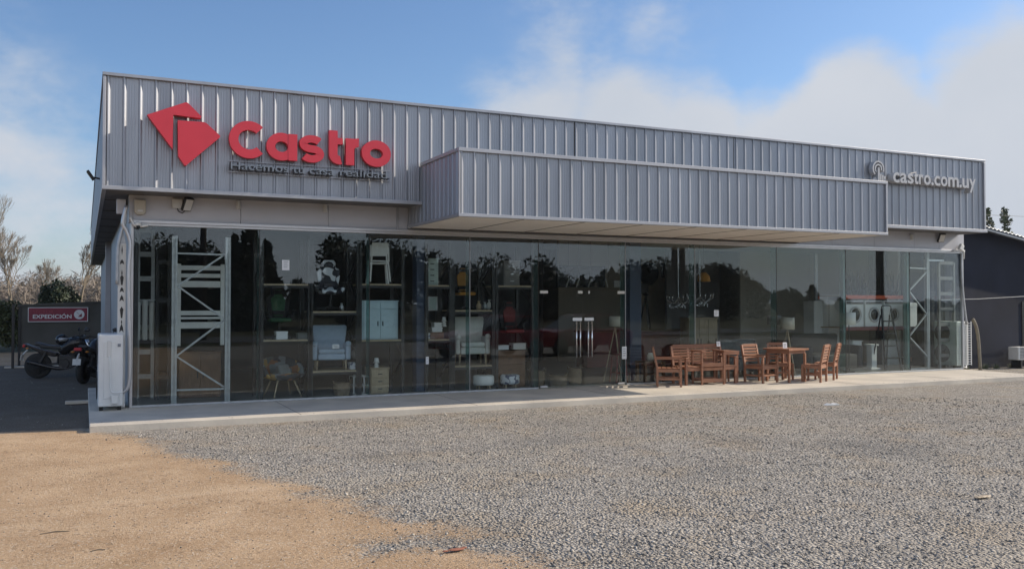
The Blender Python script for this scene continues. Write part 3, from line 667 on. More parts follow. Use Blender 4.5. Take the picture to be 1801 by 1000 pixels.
q = P(213, 363, -.03)
t = tag(MB().box(q.x-.07, q.x+.07, -.05, .1, q.z-.12, q.z+.12).build('meter_box', 'panel', bevel=.008), 'small grey box under the soffit at the left corner of the shop', 'box')
def spot(px, py, label, s=1):
    q = P(px, py, -.1); t = thing('spotlight', label, 'spotlight', (q.x, -.09, q.z), 0, 'small spotlights on the header')
    mb = MB(); mb.cyl((0,0,.06),(0,-.02,-.07),.035*s,.04*s,12); mb.build('lamp_head', 'offwhite', t, smooth=False)
    mb = MB(); mb.bar((-.02,.07,.07),(.14,.05,.075),.035); mb.bar((0,.0,.06),(0,.07,.075),.02); mb.build('bracket', 'panel', t)
spot(419, 360, 'small white spotlight on the header below the slogan, left of its twin')
spot(572, 366, 'small white spotlight on the header, nearest to the canopy on its left')
spot(1604, 417, 'small white spotlight on the header under the web address')
spot(1535, 410, 'small white spotlight beside the right end of the canopy soffit', .6)
q = P(243, 396, -.12)
t = thing('dome_camera', 'small white security camera hanging at the top left corner of the glass', 'security camera', (q.x, -.12, q.z))
mb = MB(); mb.lathe([(.02,.06),(.05,.05),(.055,.0),(.04,-.02)], n=14, axis='Z'); mb.build('casing', 'white', t, smooth=True)
mb = MB(); mb.ball((0,-.02,-.02), .035, 2); mb.build('lens', 'glassdark', t, smooth=True)
q = P(1690, 438, -.1)
t = thing('wiring_cluster', 'white tangled conduit and pale cover at the right corner of the header', 'wiring', (q.x, -.1, q.z))
mb = MB(); mb.obox((0,0,.05), (.12,.08,.16), (0,.5,0)); mb.build('cover', 'white', t, bevel=.015)
mb = MB(); mb.tube([(-.3,0,-.06),(-.2,-.03,-.02),(-.1,0,-.03),(0,0,0),(.12,0,-.05),(.14,.02,-.25)], .016, 6)
mb.build('conduit', 'white', t, smooth=True)
t = thing('wall_lamp', 'black outdoor floodlight sticking out from the left side of the fascia', 'floodlight', (XL-.02, 3.0, P(163, 312, 3.0).z))
mb = MB(); mb.obox((-.17,-.06,.03), (.05,.22,.2), (0,-.6,0)); mb.build('housing', 'black', t, bevel=.01)
mb = MB(); mb.bar((0,0,-.02), (-.16,-.04,.0), .03); mb.build('bracket', 'black', t)

# ------------------------------------------------------------------ left corner: panel, pipes, air conditioner
q0, q1 = P(206.5, 560, -.04), P(221, 560, -.04)
t = thing('patterned_panel', 'tall narrow white panel with black ornament print beside the left glass corner', 'panel', (0,0,0))
zt = P(214, 428, -.04).z
mb = MB(); mb.box(q0.x, q1.x, -.035, -.015, .02, zt); mb.build('board', 'offwhite', t, bevel=.004)
mb = MB(); mb.prism([(q0.x+.005, zt), (q1.x-.005, zt), (q1.x-.03, zt+.13), ((q0.x+q1.x)/2, zt+.24), (q0.x+.03, zt+.13)], -.03, -.018); mb.build('gusset', 'steel', t)
pw = (q1.x-q0.x); pc = (q0.x+q1.x)/2
for py, hh, kind in ((440,16,0),(461,10,1),(480,12,0),(492,16,2),(510,10,1),(525,12,1),(549,18,2),(566,8,0),(578,16,1),(640,10,0),(655,12,2),(672,10,0),(690,8,1)):
    zc = P(214, py, -.04).z; h = hh*.0098*.55; w_ = pw*(.14, .26, .22)[kind]
    mb = MB()
    if kind == 0: mb.prism([(pc-w_*.6,zc),(pc,zc-h),(pc+w_*.6,zc),(pc,zc+h)], -.039, -.034)
    if kind == 1: mb.prism([(pc-w_,zc-h*.7),(pc-w_*.2,zc-h*.3),(pc+w_*.2,zc-h*.3),(pc+w_,zc-h*.7),(pc+w_*.7,zc+h*.3),(pc,zc+h),(pc-w_*.7,zc+h*.3)], -.039, -.034)
    if kind == 2: mb.prism([(pc-w_*.4,zc-h),(pc+w_*.4,zc-h),(pc+w_,zc+h*.5),(pc+w_*.4,zc+h*.8),(pc,zc+h),(pc-w_*.4,zc+h*.8),(pc-w_,zc+h*.5)], -.039, -.034)
    mb.build('ornament', 'black', t)
t = thing('refrigerant_pipe', 'silver wrapped pipes bending up from the left air conditioner to the soffit', 'pipe')
def pp(l, y): return [tuple(P(a, b, y)) for a, b in l]
def smooth_path(pts, k=5):
    pts = [Vector(p) for p in pts]; o = []
    for i in range(len(pts)-1):
        p0, p1, p2, p3 = pts[max(i-1,0)], pts[i], pts[i+1], pts[min(i+2, len(pts)-1)]
        for j in range(k):
            s = j/k; o.append(.5*((2*p1)+(-p0+p2)*s+(2*p0-5*p1+4*p2-p3)*s*s+(-p0+3*p1-3*p2+p3)*s**3))
    o.append(pts[-1]); return o
mb = MB(); mb.tube(smooth_path(pp([(207,690),(218,688),(226,676),(228,640),(227,560),(226,480),(229,430),(222,405),(216,392),(222,362)], -.1)), .032, 10); mb.build('pipe', 'alu', t, smooth=True)
mb = MB(); mb.tube(smooth_path(pp([(206,500),(207,440),(213,408),(219,392),(221,372)], -.09)), .028, 10); mb.build('pipe', 'steel', t, smooth=True)
mb = MB(); mb.tube(smooth_path(pp([(229,382),(234,392),(240,398),(247,398),(260,396)], -.1)), .022, 8); mb.build('conduit', 'white', t, smooth=True)

def ac_unit(loc, rz, W_, D_, H_, label, grille):
    t = thing('air_conditioner', label, 'air conditioner', loc, rz, 'outdoor air conditioning units')
    mb = MB(); mb.box(-W_/2, W_/2, -D_/2, D_/2, .07, H_); mb.build('casing', 'white' if not grille else 'offwhite', t, bevel=.025, seg=3)
    for sx in (-1, 1):
        for sy in (-1, 1): mb = MB(); mb.box(sx*(W_/2-.12)-.03, sx*(W_/2-.12)+.03, sy*(D_/2-.05)-.03, sy*(D_/2-.05)+.03, 0, .069); mb.build('foot', 'rubber', t)
    for k in range(2):      # fan guards on the long front face
        mb = MB(); c = (-W_*.12, -D_/2-.012, .07+(H_-.07)*(.27+.47*k))
        for r in (.08,.14,.20,.235): mb.lathe([(r-.006,-.006),(r+.006,-.006),(r+.006,.006),(r-.006,.006),(r-.006,-.006)], c, 28, 'Y')
        for a in range(8): mb.bar(c, (c[0]+.23*math.cos(a*math.pi/4), c[1], c[2]+.23*math.sin(a*math.pi/4)), .008)
        mb.build('fan_guard', 'black', t)
    return t
# its narrow end faces the camera: an end panel with service cover, seams, pipes
acx0, acx1 = P(172, 700, -.35).x, P(216, 700, -.35).x; ach = P(194, 588, -.35).z
ac = ac_unit(((acx0+acx1)/2, .12, 0), -math.pi/2, .92, acx1-acx0, ach, 'tall white outdoor air conditioner at the left corner of the shop, before the patterned panel', False)
w2 = (acx1-acx0)/2
# local +X of the unit points to world -Y after the turn
mb = MB(); mb.box(.458, .472, -w2*.55, w2*.30, .20, ach-.12); mb.build('service_panel', 'white', ac, bevel=.008)
mb = MB(); mb.box(.47, .486, -w2*.30, w2*.05, ach-.36, ach-.10); mb.build('recess_grip', 'offwhite', ac, bevel=.012)
mb = MB(); mb.box(.46, .54, w2*.05, w2*.62, .12, .26); mb.build('valve_cover', 'offwhite', ac, bevel=.01)
mb = MB(); mb.tube(smooth_path([(.50,-w2*.1,ach-.35),(.51,-w2*.05,.6),(.52,0,.35),(.54,w2*.3,.3),(.53,w2*.9,.3)]), .012, 6); mb.build('cable', 'white', ac, smooth=True)
mb = MB(); mb.box(.4705, .4725, w2*.55, w2*.8, ach-.2, ach-.15); mb.build('label_plate', 'print', ac)
# right unit: a lattice guard seen end on
q = P(1694, 650, .3)
a0, a1 = P(1681, 610, .25), P(1707, 610, .25); hz = P(1694, 565, .25).z
t = ac_unit(((a0.x+a1.x)/2, .62, 0), -math.pi/2, .72, (a1.x-a0.x)*.8, hz, 'white outdoor air conditioner with lattice guard at the right corner of the shop', True)
hw = (a1.x-a0.x)/2
for k in range(18):
    z = .1+(hz-.16)*k/17
    mb = MB(); mb.box(.375, .39, -hw, hw, z, z+.018); mb.build('slat', 'white', t)
mb = MB()
for y in (-hw, -hw*.33, hw*.33, hw-.02): mb.box(.391, .405, y, y+.022, .08, hz)
mb.build('guard_frame', 'white', t)
mb = MB(); mb.tube([(.36,hw*.3,.12),(.42,hw*.2,.02),(.42,-hw*.3,.05),(.38,-hw*.1,.12)], .02, 8); mb.build('pipe', 'white', t, smooth=True)
mb = MB(); mb.tube(smooth_path(pp([(1700,570),(1694,520),(1691,470),(1692,445),(1694,432)], -.03)), .03, 8); tag(mb.build('riser_pipe', 'steel', smooth=True), 'thin grey pipe rising along the right glass corner to the header', 'pipe')
q = P(1722, 652, .55)
mb = MB(); mb.tube(smooth_path(pp([(1711,561),(1717,575),(1721,600),(1724,650)], .55)), .045, 10); tag(mb.build('bent_hose', 'hose', smooth=True), 'grey bent hose leaning at the foot of the navy wall', 'hose')

# ------------------------------------------------------------------ navy building on the right
nb = thing('navy_shed', 'dark navy sheet walled shed with grey corrugated roof beyond the right end', 'shed', (0,0,0))
YN = .95
e0, e1 = P(1735, 402, YN-.25), P(1801, 420, YN-.25); sl_ = (e1.z-e0.z)/(e1.x-e0.x); xa = 20.7; xb = 30
ze = lambda x: e0.z+(x-e0.x)*sl_
mb = MB(); mb.prism([(xa, -.3), (xb, -.3), (xb, ze(xb)-.03), (xa, ze(xa)-.03)], YN, YN+14); mb.build('wall', 'navy', nb)
mb = MB(); nn_ = 120; d_ = 14.8
V_ = []; F_ = []
for i in range(nn_+1):
    x = xa-.1+(xb-xa+.4)*i/nn_; z = ze(x)+.05+.022*math.cos(i*math.pi*.5*1.0*2)
    V_ += [(x, YN-.3, z), (x, YN+d_, z), (x, YN-.3, z-.02), (x, YN+d_, z-.02)]
for i in range(nn_):
    a = i*4; b = a+4; F_ += [(a, b, b+1, a+1), (a+2, a+3, b+3, b+2), (a, a+2, b+2, b)]
rawmesh('roof', V_, F_, 'roofsheet', nb)
mb = MB(); mb.bar((xa-.1, YN-.28, ze(xa-.1)-.05), (xb+.3, YN-.28, ze(xb+.3)-.05), .05, .12, up=(0,1,0)); mb.build('barge_board', 'roofsheet', nb)
q = P(1797, 600, YN)
mb = MB(); mb.box(q.x, q.x+.9, YN-.02, YN+.02, 0, P(1797, 530, YN).z); mb.build('door', 'blacksheen', nb)
mb = MB(); mb.tube([P(1655, 527, .4), P(1720, 525.5, .4), P(1801, 521, .5), (26, .5, 2.0)], .008, 5); tag(mb.build('wall_cable', 'steel'), 'thin cable stretched level along the navy wall', 'cable')
q = P(1791, 640, .4)
t = thing('air_conditioner', 'small pale outdoor unit at the right edge standing before the navy wall', 'air conditioner', (q.x+.42, .55, -.1), 0, 'outdoor air conditioning units')
mb = MB(); mb.box(-.42, .42, -.16, .16, .24, P(1795, 610, .4).z+.1); mb.build('casing', 'offwhite', t, bevel=.02)
mb = MB()
for k in range(9): mb.box(-.35, .25, -.175, -.161, .3+k*.04, .312+k*.04)
mb.build('grille', 'black', t)
for sx in (-.27, .27): mb = MB(); mb.box(sx-.03, sx+.03, -.15, .15, .0, .239); mb.build('foot', 'black', t)
def tuft(x, y, h, n, name, label, z=-.1):
    V_, F_ = [], []
    for i in range(n):
        a = R_.uniform(0, 6.28); b = (x+R_.gauss(0,.05), y+R_.gauss(0,.03), z); l = h*R_.uniform(.5,1)
        tp = (b[0]+math.cos(a)*l*.45, b[1]+math.sin(a)*l*.3, z+l); w_ = .006
        k = len(V_); V_ += [(b[0]-w_, b[1], b[2]), (b[0]+w_, b[1], b[2]), tp]; F_.append((k, k+1, k+2))
    return tag(rawmesh(name, V_, F_, 'leaf'), label, 'weed', 'weeds at the foot of the navy wall')
for k, (x, h) in enumerate(((21.3,.14),(22.1,.2),(22.6,.16),(23.2,.15))):
    tuft(x, .8, h, 60, 'weed_tuft', ['low dry weed tuft at the foot of the navy wall, nearest the hose','tallest green weed tuft at the foot of the navy wall','weed tuft at the foot of the navy wall, second from the right','weed tuft at the foot of the navy wall beside the small pale unit'][k])

# ------------------------------------------------------------------ left yard: screen with sign, motorcycles
YP = 13.2
xl, xr = P(34, 600, YP).x, P(177, 600, YP).x; zt0, zt1, zb0 = P(34, 538, YP).z, P(177, 532, YP).z, P(60, 612, YP).z
t = thing('metal_screen', 'dull grey sheet screen on posts beside the left wall, carrying the dark red sign', 'screen', (0,0,0))
mb = MB(); mb.prism([(xl, zb0), (xr, zb0), (xr, zt1), (xl, zt0)], YP, YP+.03); mb.build('sheet', 'fence', t)
mb = MB(); mb.bar((xl-.05, YP-.02, zt0+.02), (xr, YP-.02, zt1+.02), .04, .05); mb.build('top_rail', 'fence', t)
for x, y in ((P(25,600,YP).x, YP-.5), (xl, YP), ((xl+xr)/2+.15, YP+.06)):
    mb = MB(); mb.box(x-.035, x+.035, y-.035, y+.035, -.12, zt0+.06); mb.build('post', 'black', t)
mb = MB(); mb.box(xl-.35, xl+1.2, YP-.35, YP-.1, -.11, -.06); mb.build('base_rail', 'concrete', t)
s0, s1 = P(49, 566, YP-.06), P(155, 540, YP-.06)
t = thing('dispatch_sign', 'dark red sign with pale border, lettering and arrow disc on the metal screen', 'sign', (0,0,0))
ys = YP-.06; sw, sh = s1.x-s0.x, s1.z-s0.z
mb = MB(); mb.box(s0.x, s1.x, ys, ys+.02, s0.z, s1.z); mb.build('board', 'maroon', t)
mb = MB(); b_ = .018
mb.box(s0.x, s1.x, ys-.006, ys-.0005, s1.z-b_, s1.z); mb.box(s0.x, s1.x, ys-.006, ys-.0005, s0.z, s0.z+b_); mb.box(s0.x, s0.x+b_, ys-.006, ys-.0005, s0.z+b_, s1.z-b_); mb.box(s1.x-b_, s1.x, ys-.006, ys-.0005, s0.z+b_, s1.z-b_); mb.build('border', 'paper', t)
put_text('lettering', 'EXPEDICIÓN', s0.x+sw*.08, s0.x+sw*.72, s0.z+sh*.24, ys-.004, sh*.26, .006, 'paper', t, .018)
put_text('lettering', 'SECTOR', s0.x+sw*.085, s0.x+sw*.42, s0.z+sh*.60, ys-.004, sh*.20, .006, 'pinkish', t, -.002)
cx, cz, cr = s0.x+sw*.85, s0.z+sh*.5, sh*.33
mb = MB(); mb.prism(poly_arc(cx, cz, (cr, cr), 0, 349, 30), ys-.006, ys-.001); mb.build('disc', 'paper', t)
mb = MB(); mb.bar((cx-cr*.5, ys-.009, cz+cr*.5), (cx+cr*.25, ys-.009, cz-cr*.25), .006, cr*.22, up=(0,1,0)); mb.prism([(cx+cr*.5, cz-cr*.5), (cx+cr*.5, cz+cr*.25), (cx-cr*.25, cz-cr*.5)], ys-.012, ys-.0065); mb.build('arrow', 'maroon', t)

def wheel(parent, x, r, w):
    mb = MB(); mb.lathe([(r-.09,-w/2),(r-.02,-w/2),(r,-w/4),(r,w/4),(r-.02,w/2),(r-.09,w/2),(r-.09,-w/2)], (x,0,r), 28, 'Y'); wh = mb.build('wheel', 'rubber', parent, smooth=True)
    mb = MB(); mb.lathe([(r-.12,-w/2.4),(r-.088,-w/2.2),(r-.088,w/2.2),(r-.12,w/2.4),(r-.12,-w/2.4)], (x,0,r), 28, 'Y')
    for k in range(5):
        a = k*2*math.pi/5; mb.bar((x,0,r), (x+(r-.1)*math.cos(a), 0, r+(r-.1)*math.sin(a)), .035, .03, up=(0,1,0))
    mb.lathe([(.02,-w/1.6),(.05,-w/1.8),(.05,w/1.8),(.02,w/1.6)], (x,0,r), 14, 'Y'); mb.build('rim', 'black', wh)
def motorcycle(loc, rz, label):
    t = thing('motorcycle', label, 'motorcycle', loc, rz, 'motorcycles parked by the left wall')
    wheel(t, -.66, .31, .12); wheel(t, .68, .31, .10)
    mb = MB(); mb.tube(smooth_path([(-.15,0,.62),(.05,0,.80),(.28,0,.86),(.45,0,.74)]), [.09,.11,.13,.145,.155,.16,.165,.165,.16,.155,.15,.14,.12,.10,.08,.06], 12); mb.build('fuel_tank', 'blacksheen', t, smooth=True)
    mb = MB(); mb.obox((-.30,0,.76), (.62,.24,.09), (0,.10,0)); mb.obox((-.58,0,.82), (.28,.2,.08), (0,.25,0)); mb.build('seat', 'black', t, bevel=.03, seg=3)
    mb = MB(); mb.prism([(-.95,.86),(-.55,.70),(-.2,.62),(-.25,.52),(-.55,.58),(-.9,.80)], -.10, .10); mb.build('tail_fairing', 'blacksheen', t, bevel=.02)
    mb = MB(); mb.obox((-.97,0,.80), (.06,.16,.07), (0,.4,0)); mb.build('tail_light', 'tail', t, bevel=.01)
    mb = MB(); mb.tube(smooth_path([(-.9,0,.70),(-1.02,0,.56),(-1.0,0,.44)], 3), .02, 6); mb.obox((-1.03,0,.52), (.015,.18,.14), (0,.2,0)); mb.build('number_plate', 'offwhite', t)
    mb = MB(); mb.obox((.02,0,.42), (.36,.26,.26)); mb.cyl((.08,0,.45), (.20,0,.72), .10, .09, 12)
    for k in range(5): mb.obox((.11+.02*k,0,.52+.035*k), (.22,.24,.012), (0,-.4,0))
    mb.lathe([(.0,-.16),(.10,-.16),(.11,-.12),(.11,.12),(.10,.16),(0,.16)], (-.02,0,.36), 18, 'Y'); mb.build('engine', 'black', t)
    mb = MB(); mb.tube([(.3,0,.78),(.05,0,.60),(-.2,0,.58),(-.6,0,.68)], .025, 8); mb.tube([(.42,0,.84),(.25,0,.35),(-.05,0,.26),(-.22,0,.35),(-.2,0,.6)], .024, 8)
    for s in (-1, 1): mb.bar((-.18,s*.1,.36), (-.66,s*.1,.31), .04, .05); mb.bar((-.45,s*.12,.66), (-.62,s*.12,.34), .045)
    mb.build('frame', 'black', t)
    mb = MB()
    for s in (-1, 1): mb.tube([(.68,s*.09,.31),(.50,s*.09,.80),(.44,s*.09,.94)], .026, 10)
    mb.build('fork', 'chrome', t, smooth=True)
    mb = MB(); mb.tube(smooth_path([(.95,0,.55),(.88,0,.62),(.70,0,.68),(.52,0,.62)]), .06, 8); mb.build('fender', 'blacksheen', t, smooth=True)
    mb = MB(); mb.tube(smooth_path([(.26,-.36,1.02),(.34,-.22,1.04),(.42,0,.98),(.34,.22,1.04),(.26,.36,1.02)]), .014, 8)
    for s in (-1, 1): mb.cyl((.27,s*.25,1.035), (.22,s*.40,1.02), .02, n=8)
    mb.build('handlebar', 'black', t, smooth=True)
    mb = MB(); mb.lathe([(.02,-.08),(.085,-.04),(.10,.03),(.095,.06)], (.58,0,.86), 18, 'X'); hl = mb.build('headlight', 'black', t, smooth=True)
    mb = MB(); mb.lathe([(.088,.062),(.06,.08),(.01,.088)], (.58,0,.86), 18, 'X'); mb.build('lens', 'alu', hl, smooth=True)
    for s in (-1, 1):
        mb = MB(); mb.tube([(.34,s*.24,1.03),(.36,s*.30,1.18)], .007, 6); mb.ball((.35,s*.33,1.20), (.02,.075,.05), 2); mb.build('mirror', 'black', t, smooth=True)
        mb = MB(); mb.ball((-.86,s*.16,.74), (.035,.05,.022), 1); mb.build('turn_signal', 'amberlens', t, smooth=True)
    mb = MB(); mb.tube(smooth_path([(.18,-.13,.55),(.26,-.15,.35),(.0,-.16,.24),(-.35,-.17,.28),(-.85,-.18,.42)]), [.02]*10+[.025,.035,.045,.05,.05,.05,.05,.05,.052,.05,.045], 10); mb.build('exhaust', 'blacksheen', t, smooth=True)
    return t
g = G(118, 664, -.1); mc = motorcycle((g.x, g.y, -.1), rad(-14), 'black motorcycle standing in the shade before the metal screen, whole side in view')
dup(mc, (G(163, 672, -.1).x+.05, G(163, 672, -.1).y+.3, -.1), rad(68), 'black motorcycle turned end on, half hidden behind the left air conditioner')
t = thing('crash_helmet', 'dark round crash helmet resting on the seat of the motorcycle before the screen', 'helmet', (mc.location.x-.12, mc.location.y, .84))
mb = MB(); mb.ball((0,0,.0), (.15,.125,.135), 3); mb.build('shell', 'blacksheen', t, smooth=True)
mb = MB(); mb.lathe([(.128,-.035),(.137,-.01),(.139,.02),(.13,.05)], (.012,0,0), 24); mb.build('visor', 'steel', t, smooth=True)
# stray bits
q = G(152, 706, -.06); tag(MB().box(-.25, .3, -.06, .06, -.09, -.03).build('concrete_block', 'concrete', bevel=.01), 'short concrete kerb block at the edge of the slab by the left wall', 'kerb block').location = (q.x-.1, q.y, 0)
t = thing('garden_cloth', 'crumpled white scrap lying on the gravel right of centre', 'scrap', (0,0,0)); bpy.data.objects.remove(t)
q = G(1462, 711, -.09); mb = MB(); mb.prism([(-.14,0),(-.05,.03),(.02,.012),(.1,.028),(.16,0)], -.05, .06); o = mb.build('plastic_scrap', 'paper'); tag(o, 'crumpled white scrap lying on the gravel before the right hand furniture', 'scrap'); o.location = (q.x, q.y, -.095)
q = G(97, 935, -.09); mb = MB(); mb.tube([(-.11,0,.005),(0,.015,.012),(.10,.0,.006)], .005, 5); o = mb.build('twig', 'bark'); tag(o, 'thin brown twig on the sand near the lower left corner, longer of two', 'twig', 'twigs on the sand'); o.location = (q.x, q.y, -.1)
q = G(172, 966, -.09); mb = MB(); mb.tube([(-.05,0,.005),(0,.01,.01),(.05,.0,.006)], .004, 5); o = mb.build('twig', 'bark'); tag(o, 'short brown twig on the sand near the lower left corner, nearer of two', 'twig', 'twigs on the sand'); o.location = (q.x, q.y, -.1)
q = G(802, 967, -.1); mb = MB(); mb.ball((0,0,0), (.07,.03,.007), 2); mb.ball((.07,.02,0), (.03,.02,.006), 1); mb.ball((-.09,-.01,0), (.025,.02,.006), 1); o = mb.build('brick_fragment', pm('brick_dust', (.30,.12,.075), .9)); tag(o, 'reddish brick crumb in the gravel at the tip of the sand', 'brick crumb'); o.location = (q.x, q.y, -.092)
q = G(1728, 874, -.1); mb = MB(); mb.ball((0,0,0), (.12,.03,.012), 2); o = mb.build('dry_leaf', 'woodlight'); tag(o, 'dry brownish leaf lying on the gravel near the right edge', 'leaf'); o.location = (q.x, q.y, -.092)

# ------------------------------------------------------------------ hardwood furniture on the slab
GF = 'hardwood furniture set out before the glass'
def wood_chair(loc, rz, label, arms=True, mat='wood'):
    t = thing('garden_armchair' if arms else 'garden_chair', label, 'chair', loc, rz, GF); t.scale = (1, 1, .89); w, d = (.25, .24) if arms else (.20, .20)
    for sx in (-1, 1):
        mb = MB(); mb.box(sx*w-.022, sx*w+.022, -d-.022, -d+.022, 0, .64 if arms else .42); mb.build('leg', mat, t, bevel=.003)
        mb = MB(); mb.bar((sx*w, d, 0), (sx*w, d, .43), .044); mb.bar((sx*w, d, .42), (sx*w, d+.09, .92), .044, .04); mb.build('leg', mat, t, bevel=.003)
        if arms:
            mb = MB(); mb.box(sx*w-.032, sx*w+.032, -d-.05, d+.05, .642, .668); mb.build('armrest', mat, t, bevel=.005)
        mb = MB(); mb.box(sx*w-.012, sx*w+.012, -d+.023, d-.023, .16, .20); mb.build('stretcher', mat, t)
    mb = MB()
    for k in range(5): y = -d-.02+k*(2*d+.04)/5; mb.box(-w+.024, w-.024, y, y+(2*d+.04)/5-.018, .415, .437)
    mb.box(-w+.023, w-.023, -d-.012, -d+.012, .34, .41); mb.box(-w+.023, w-.023, d-.012, d+.012, .34, .41)
    for sx in (-1, 1): mb.box(sx*w-.012, sx*w+.012, -d+.023, d-.023, .34, .41)
    mb.build('seat', mat, t, bevel=.003)
    mb = MB()
    for k in range(6):
        z = .50+k*.072; y = d+.09*(z-.42)/.5
        mb.box(-w+.023, w-.023, y-.01, y+.01, z, z+(.048 if k < 5 else .075))
    mb.build('backrest', mat, t, bevel=.003)
    mb = MB(); mb.box(-w+.023, w-.023, -d-.01, -d+.01, .17, .21); mb.build('stretcher', mat, t)
    return t
wood_chair((10.42, -.58, 0), rad(57), 'reddish hardwood armchair at the left end of the outdoor furniture, facing right')
q = G(1340, 672); wood_chair((q.x+.02, q.y+.05, 0), rad(12), 'hardwood armchair standing alone between the bench and the table')
q = G(1378, 668); wood_chair((q.x+.1, q.y+.2, 0), rad(-20), 'armless hardwood chair behind the outdoor table, nearest the glass', False)
q = G(1437, 671); wood_chair((q.x, q.y+.08, 0), rad(-152), 'armless hardwood chair at the near right corner of the table, back to the lot', False)
q = G(1460, 667); wood_chair((q.x, q.y+.12, 0), rad(-145), 'hardwood chair at the right end of the outdoor furniture, last of the row', False)
q = G(1256, 676); tt_ = thing('serving_trolley', 'open hardwood serving trolley with a low tray before the bench', 'trolley', (q.x, q.y+.2, 0), rad(-6), GF)
for sx in (-1, 1):
    for sy in (-1, 1): mb = MB(); mb.box(sx*.27-.02, sx*.27+.02, sy*.19-.02, sy*.19+.02, .0, .70); mb.build('leg', 'wood', tt_, bevel=.003)
for z in (.08, .42):
    mb = MB()
    for k in range(5): mb.box(-.249, .249, -.185+k*.077, -.185+k*.077+.062, z, z+.018)
    mb.box(-.249, .249, -.20, -.187, z-.03, z+.05); mb.box(-.249, .249, .187, .20, z-.03, z+.05); mb.build('tray', 'wood', tt_, bevel=.002)
for sx in (-1, 1):
    mb = MB(); mb.box(sx*.27-.03, sx*.27+.03, -.24, .24, .701, .728); mb.build('handrail', 'wood', tt_, bevel=.004)
q = G(1288, 673); t2_ = thing('small_square_table', 'tall small hardwood table between the trolley and the lone armchair', 'table', (q.x, q.y+.18, 0), rad(-4), GF)
mb = MB()
for k in range(4): mb.box(-.17+k*.088, -.17+k*.088+.075, -.19, .19, .68, .70)
mb.box(-.185, .185, -.20, -.1905, .62, .702); mb.box(-.185, .185, .1905, .20, .62, .702); mb.build('tabletop', 'wood', t2_, bevel=.003)
for sx in (-1, 1):
    for sy in (-1, 1): mb = MB(); mb.box(sx*.155-.017, sx*.155+.017, sy*.165-.017, sy*.165+.017, 0, .679); mb.build('leg', 'wood', t2_, bevel=.002)
bx0, bx1 = P(1180, 640, -.32).x, P(1270, 640, -.32).x
t = thing('garden_bench', 'long hardwood bench with three slatted back panels behind the armchairs', 'bench', ((bx0+bx1)/2+.13, -.40, 0), 0, GF); t.scale = (1.0, 1, .90)
bw = (bx1-bx0)/2
for sx in (-1, 1):
    mb = MB(); mb.box(sx*(bw-.03)-.025, sx*(bw-.03)+.025, -.27, -.22, 0, .62); mb.build('leg', 'wood', t, bevel=.003)
    mb = MB(); mb.bar((sx*(bw-.03), .22, 0), (sx*(bw-.03), .22, .43), .05); mb.bar((sx*(bw-.03), .22, .42), (sx*(bw-.03), .30, .90), .05, .045); mb.build('leg', 'wood', t, bevel=.003)
    mb = MB(); mb.box(sx*(bw-.03)-.035, sx*(bw-.03)+.035, -.29, .25, .622, .648); mb.build('armrest', 'wood', t, bevel=.005)
mb = MB()
for k in range(6): mb.box(-bw+.02, bw-.02, -.27+k*.082, -.27+k*.082+.065, .415, .437)
mb.box(-bw+.06, bw-.06, -.262, -.238, .33, .41); mb.box(-bw+.06, bw-.06, .2, .22, .33, .41); mb.build('seat', 'wood', t, bevel=.003)
mb = MB()
for k in range(6):
    z = .50+k*.066; y = .22+.08*(z-.42)/.48; mb.box(-bw+.06, bw-.06, y-.01, y+.01, z, z+.046)
mb.box(-bw+.055, bw-.055, .275, .315, .88, .93)
for f in (-.33, .33): mb.bar((bw*f, .235, .45), (bw*f, .30, .88), .05, .03)
mb.build('backrest', 'wood', t, bevel=.003)
t = thing('garden_table', 'square hardwood table with slatted top among the outdoor chairs', 'table', (13.42, -.80, 0), rad(12), GF); t.scale = (.82, .82, 1)
mb = MB()
for k in range(9): mb.box(-.42+k*.094, -.42+k*.094+.08, -.40, .40, .715, .74)
mb.box(-.44, .44, -.42, -.4005, .70, .742); mb.box(-.44, .44, .4005, .42, .70, .742); mb.build('tabletop', 'wood', t, bevel=.003)
mb = MB(); mb.box(-.36, .36, -.36, -.34, .63, .714); mb.box(-.36, .36, .34, .36, .63, .714); mb.box(-.36, -.34, -.339, .339, .63, .714); mb.box(.34, .36, -.339, .339, .63, .714); mb.build('apron', 'wood', t)
for sx in (-1, 1):
    for sy in (-1, 1): mb = MB(); mb.box(sx*.35-.03, sx*.35+.03, sy*.35-.03, sy*.35+.03, 0, .629); mb.build('leg', 'wood', t, bevel=.004)
def card(x, y, z, label, w=.10, h=.11, mark=True):
    t = thing('price_card', label, 'price card', (x, y, z), 0, 'white paper cards')
    mb = MB(); mb.obox((0,0,h/2), (w,.004,h), (-.1,0,0)); mb.build('card', 'paper', t)
    mb = MB()
    for k in range(3): mb.obox((0,-.0035-.0005*k+(h*(.72-.22*k)-h/2)*.1,h*(.72-.22*k)), (w*(.6-.1*k),.002,h*.07), (-.1,0,0))
    mb.build('print', 'print', t)
q = P(1263, 610, -.15); card(q.x, -.16, .78, 'white price card on the top right corner of the wooden bench')
card(13.35, -.85, .742, 'white price card standing on the outdoor wooden table', .12, .13)

